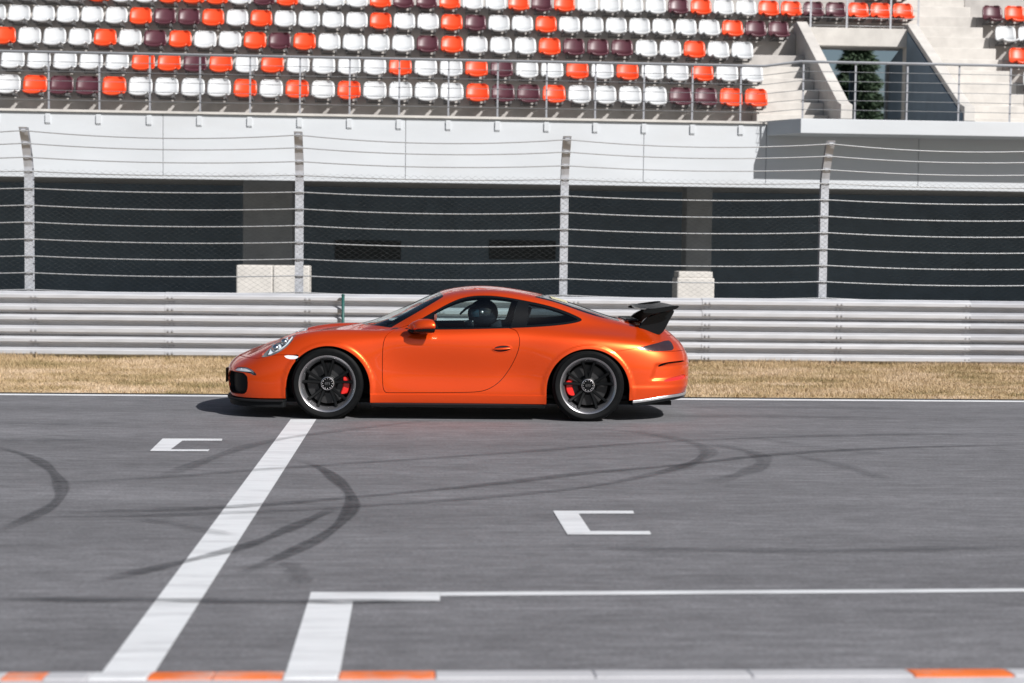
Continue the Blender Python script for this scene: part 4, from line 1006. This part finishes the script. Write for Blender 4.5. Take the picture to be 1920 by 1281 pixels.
# cabin
MB().box(.60, 3.0, -.70, .70, .20, .235).build('cabin_floor', M['inner'], car)
MB().prism([(.50, .60), (.50, .82), (.62, .86), (.80, .872), (.93, .850), (.97, .80), (.94, .62), (.86, .45), (.60, .45)], 1, -.70, .70).build('dashboard', M['inner'], car, bevel=.02)
MB().box(1.0, 2.1, -.10, .10, .235, .46).build('centre_console', M['inner'], car, bevel=.03)
MB().box(1.98, 2.80, -.62, .62, .235, .72).build('rear_shelf', M['inner'], car, bevel=.04)
for s in (-1, 1):
    c = s*.37; st = empty('bucket_seat', (0, 0, 0), parent=car)
    MB().prism([(1.22, .30), (1.22, .42), (1.30, .45), (1.66, .36), (1.70, .28), (1.60, .25)], 1, c-.24, c+.24).build('cushion', M['inner'], st, bevel=.03)
    bk = [(1.62, .30), (1.72, .60), (1.80, .86), (1.85, 1.02), (1.87, 1.075)]; hw = [.25, .27, .235, .15, .11]; rings = []
    for (x, z), h in zip(bk, hw):
        rings.append([(x-.10*abs(u)**2.5*(1 if z < .95 else .3)-.0, c+u*h, z) for u in np.linspace(-1, 1, 11)]+[(x+.07, c+u*h, z-.02) for u in np.linspace(1, -1, 11)])
    MB().loft(rings, cap=True).build('seat_back', M['inner'], st, True)
SWC, SWN = Vector((1.07, -.37, .72)), Vector((.93, 0, .37)).normalized()
e1 = Vector((0, 1, 0)); e2 = SWN.cross(e1).normalized()
swp = lambda a, r=.18: SWC+e1*r*math.cos(a)+e2*r*math.sin(a)
sw = empty('steering_wheel', (0, 0, 0), parent=car)
MB().loft([[tuple(swp(a, .18+.015*math.cos(b))+SWN*.015*math.sin(b)) for b in np.linspace(0, 6.283, 9)[:-1]] for a in np.linspace(0, 2*math.pi, 41)]).build('wheel_rim', M['matte'], sw, True)
for a in (0, math.pi, -math.pi/2): MB().tube([SWC-SWN*.02, swp(a)], .014, 6).build('wheel_spoke', M['matte'], sw)
MB().tube([SWC-SWN*.04, SWC+SWN*.01], .05, 16).build('wheel_boss', M['matte'], sw); MB().tube([SWC, SWC-SWN*.30], .03, 10).build('steering_column', M['matte'], sw)

# ---------------------------------------------------------------- the driver
drv = tag(empty('person', (CO[0], CO[1], 0), CYAW), 'driver in dark helmet and suit holding the wheel of the orange car', 'person')
def skin(name, verts, edges, rad, root, m, parent, sub=2):
    me = bpy.data.meshes.new(name); me.from_pydata(verts, edges, []); o = link(name, me, m, parent)
    k = o.modifiers.new('skin', 'SKIN'); k.use_smooth_shade = True
    for i, r in enumerate(rad):
        v = me.skin_vertices[0].data[i]; v.radius = r if hasattr(r, '__len__') else (r, r); v.use_root = (i == root)
    b = o.modifiers.new('sub', 'SUBSURF'); b.levels = sub; b.render_levels = sub; return o
cy = -.37
hl_, hr_ = swp(math.pi-.25, .185)+SWN*.02, swp(.25, .185)+SWN*.02
Vd = [(1.56, cy, .46), (1.62, cy, .62), (1.66, cy, .76), (1.66, cy, .845), (1.59, cy, .895),
      (1.62, cy-.19, .80), (1.36, cy-.25, .66), tuple(hl_+Vector((.05, -.005, -.005))), (1.62, cy+.19, .80), (1.36, cy+.25, .66), tuple(hr_+Vector((.05, .005, -.005))),
      (1.52, cy-.10, .43), (1.10, cy-.14, .50), (.80, cy-.12, .32), (.70, cy-.12, .34), (1.52, cy+.10, .43), (1.10, cy+.14, .50), (.80, cy+.12, .32), (.70, cy+.12, .34)]
Ed = [(0, 1), (1, 2), (2, 3), (3, 4), (3, 5), (5, 6), (6, 7), (3, 8), (8, 9), (9, 10), (0, 11), (11, 12), (12, 13), (13, 14), (0, 15), (15, 16), (16, 17), (17, 18)]
Rd = [(.14, .17), (.13, .165), (.125, .175), (.10, .13), (.062, .062), .072, .052, .036, .072, .052, .036, .09, .072, .052, .045, .09, .072, .052, .045]
skin('body', Vd, Ed, Rd, 0, M['suit'], drv)
for s, h, a0 in ((-1, hl_, math.pi-.25), (1, hr_, .25)):
    V_ = [tuple(h+Vector((.05, s*.005, -.005))), tuple(h+Vector((.02, s*.012, 0)))]; E_ = [(0, 1)]; r_ = [.030, (.030, .022)]
    for k in range(4):
        a = a0+(k-1.5)*.115*(1 if s > 0 else -1); n = len(V_); V_ += [tuple(swp(a, .205)+SWN*.016), tuple(swp(a, .209)-SWN*.012), tuple(swp(a, .186)-SWN*.026), tuple(swp(a, .166)-SWN*.012)]
        E_ += [(1, n), (n, n+1), (n+1, n+2), (n+2, n+3)]; r_ += [.0095, .009, .0085, .0075]
    n = len(V_); a = a0+(.33 if s > 0 else -.33); V_ += [tuple(swp(a*.9+a0*.1, .165)+SWN*.016), tuple(swp(a, .160)-SWN*.004)]; E_ += [(1, n), (n, n+1)]; r_ += [.011, .009]
    skin('glove', V_, E_, r_, 0, M['glove'], drv, 1)
# helmet: shell with chin bar, visor, peak
hc = Vector((1.475, cy, 1.0)); he = empty('helmet', hc, parent=drv); he.rotation_euler = (0, R(-6), 0)
rings = []
for i in range(19):
    t = math.pi*i/18; r = []
    for j in range(28):
        a = 2*math.pi*j/28; x, y, z = math.sin(t)*math.cos(a), math.sin(t)*math.sin(a), math.cos(t)
        fx = .140 if x > 0 else .150; X = x*fx; Z = z*(.135 if z > 0 else .150)
        if z < 0 and x < 0: X -= .022*min(1, -z*1.6)*(-x)
        if z < -.75: Z = -.75*.150-(-.75-z)*.05
        r.append((X, y*.118, Z))
    rings.append(r)
MB().loft(rings).build('helmet_shell', M['helmet'], he, True, merge=True)
vr = []
for t in np.linspace(1.22, 1.78, 7):
    vr.append([((-.153*math.cos(a))*math.sin(t)-.004*math.cos(a), .121*math.sin(a)*math.sin(t)*1.01, .140*math.cos(t)) for a in np.linspace(-1.25, 1.25, 17)])
MB().loft(vr, closed=False).build('visor', M['visor'], he, True)
pk = []
for x, z, w in ((-.085, .098, .088), (-.13, .088, .086), (-.175, .066, .080), (-.215, .036, .070), (-.235, .016, .058)):
    pk.append([(x+1.6*y*y, y, z-1.2*y*y) for y in np.linspace(-w, w, 9)]+[(x+1.6*y*y, y, z-1.2*y*y-.012) for y in np.linspace(w, -w, 9)])
MB().loft(pk, cap=True).build('helmet_peak', M['suit'], he, True)
MB().loft([[(-.02+.105*math.cos(a)-.075, .100*math.sin(a), z) for a in np.linspace(1.7, 4.58, 13)]+[(-.02+.085*math.cos(a)-.075, .085*math.sin(a), z) for a in np.linspace(4.58, 1.7, 13)] for z in (-.125, -.105, -.075, -.058)], cap=True).build('chin_bar', M['helmet'], he, True)
for s in (-1, 1): o = MB().lathe([(0, 0), (.016, 0), (.018, .006), (0, .008)], 14).build('visor_pivot', M['silver'], he, True); o.location = (-.02, s*.120-(.008 if s > 0 else 0), .01)
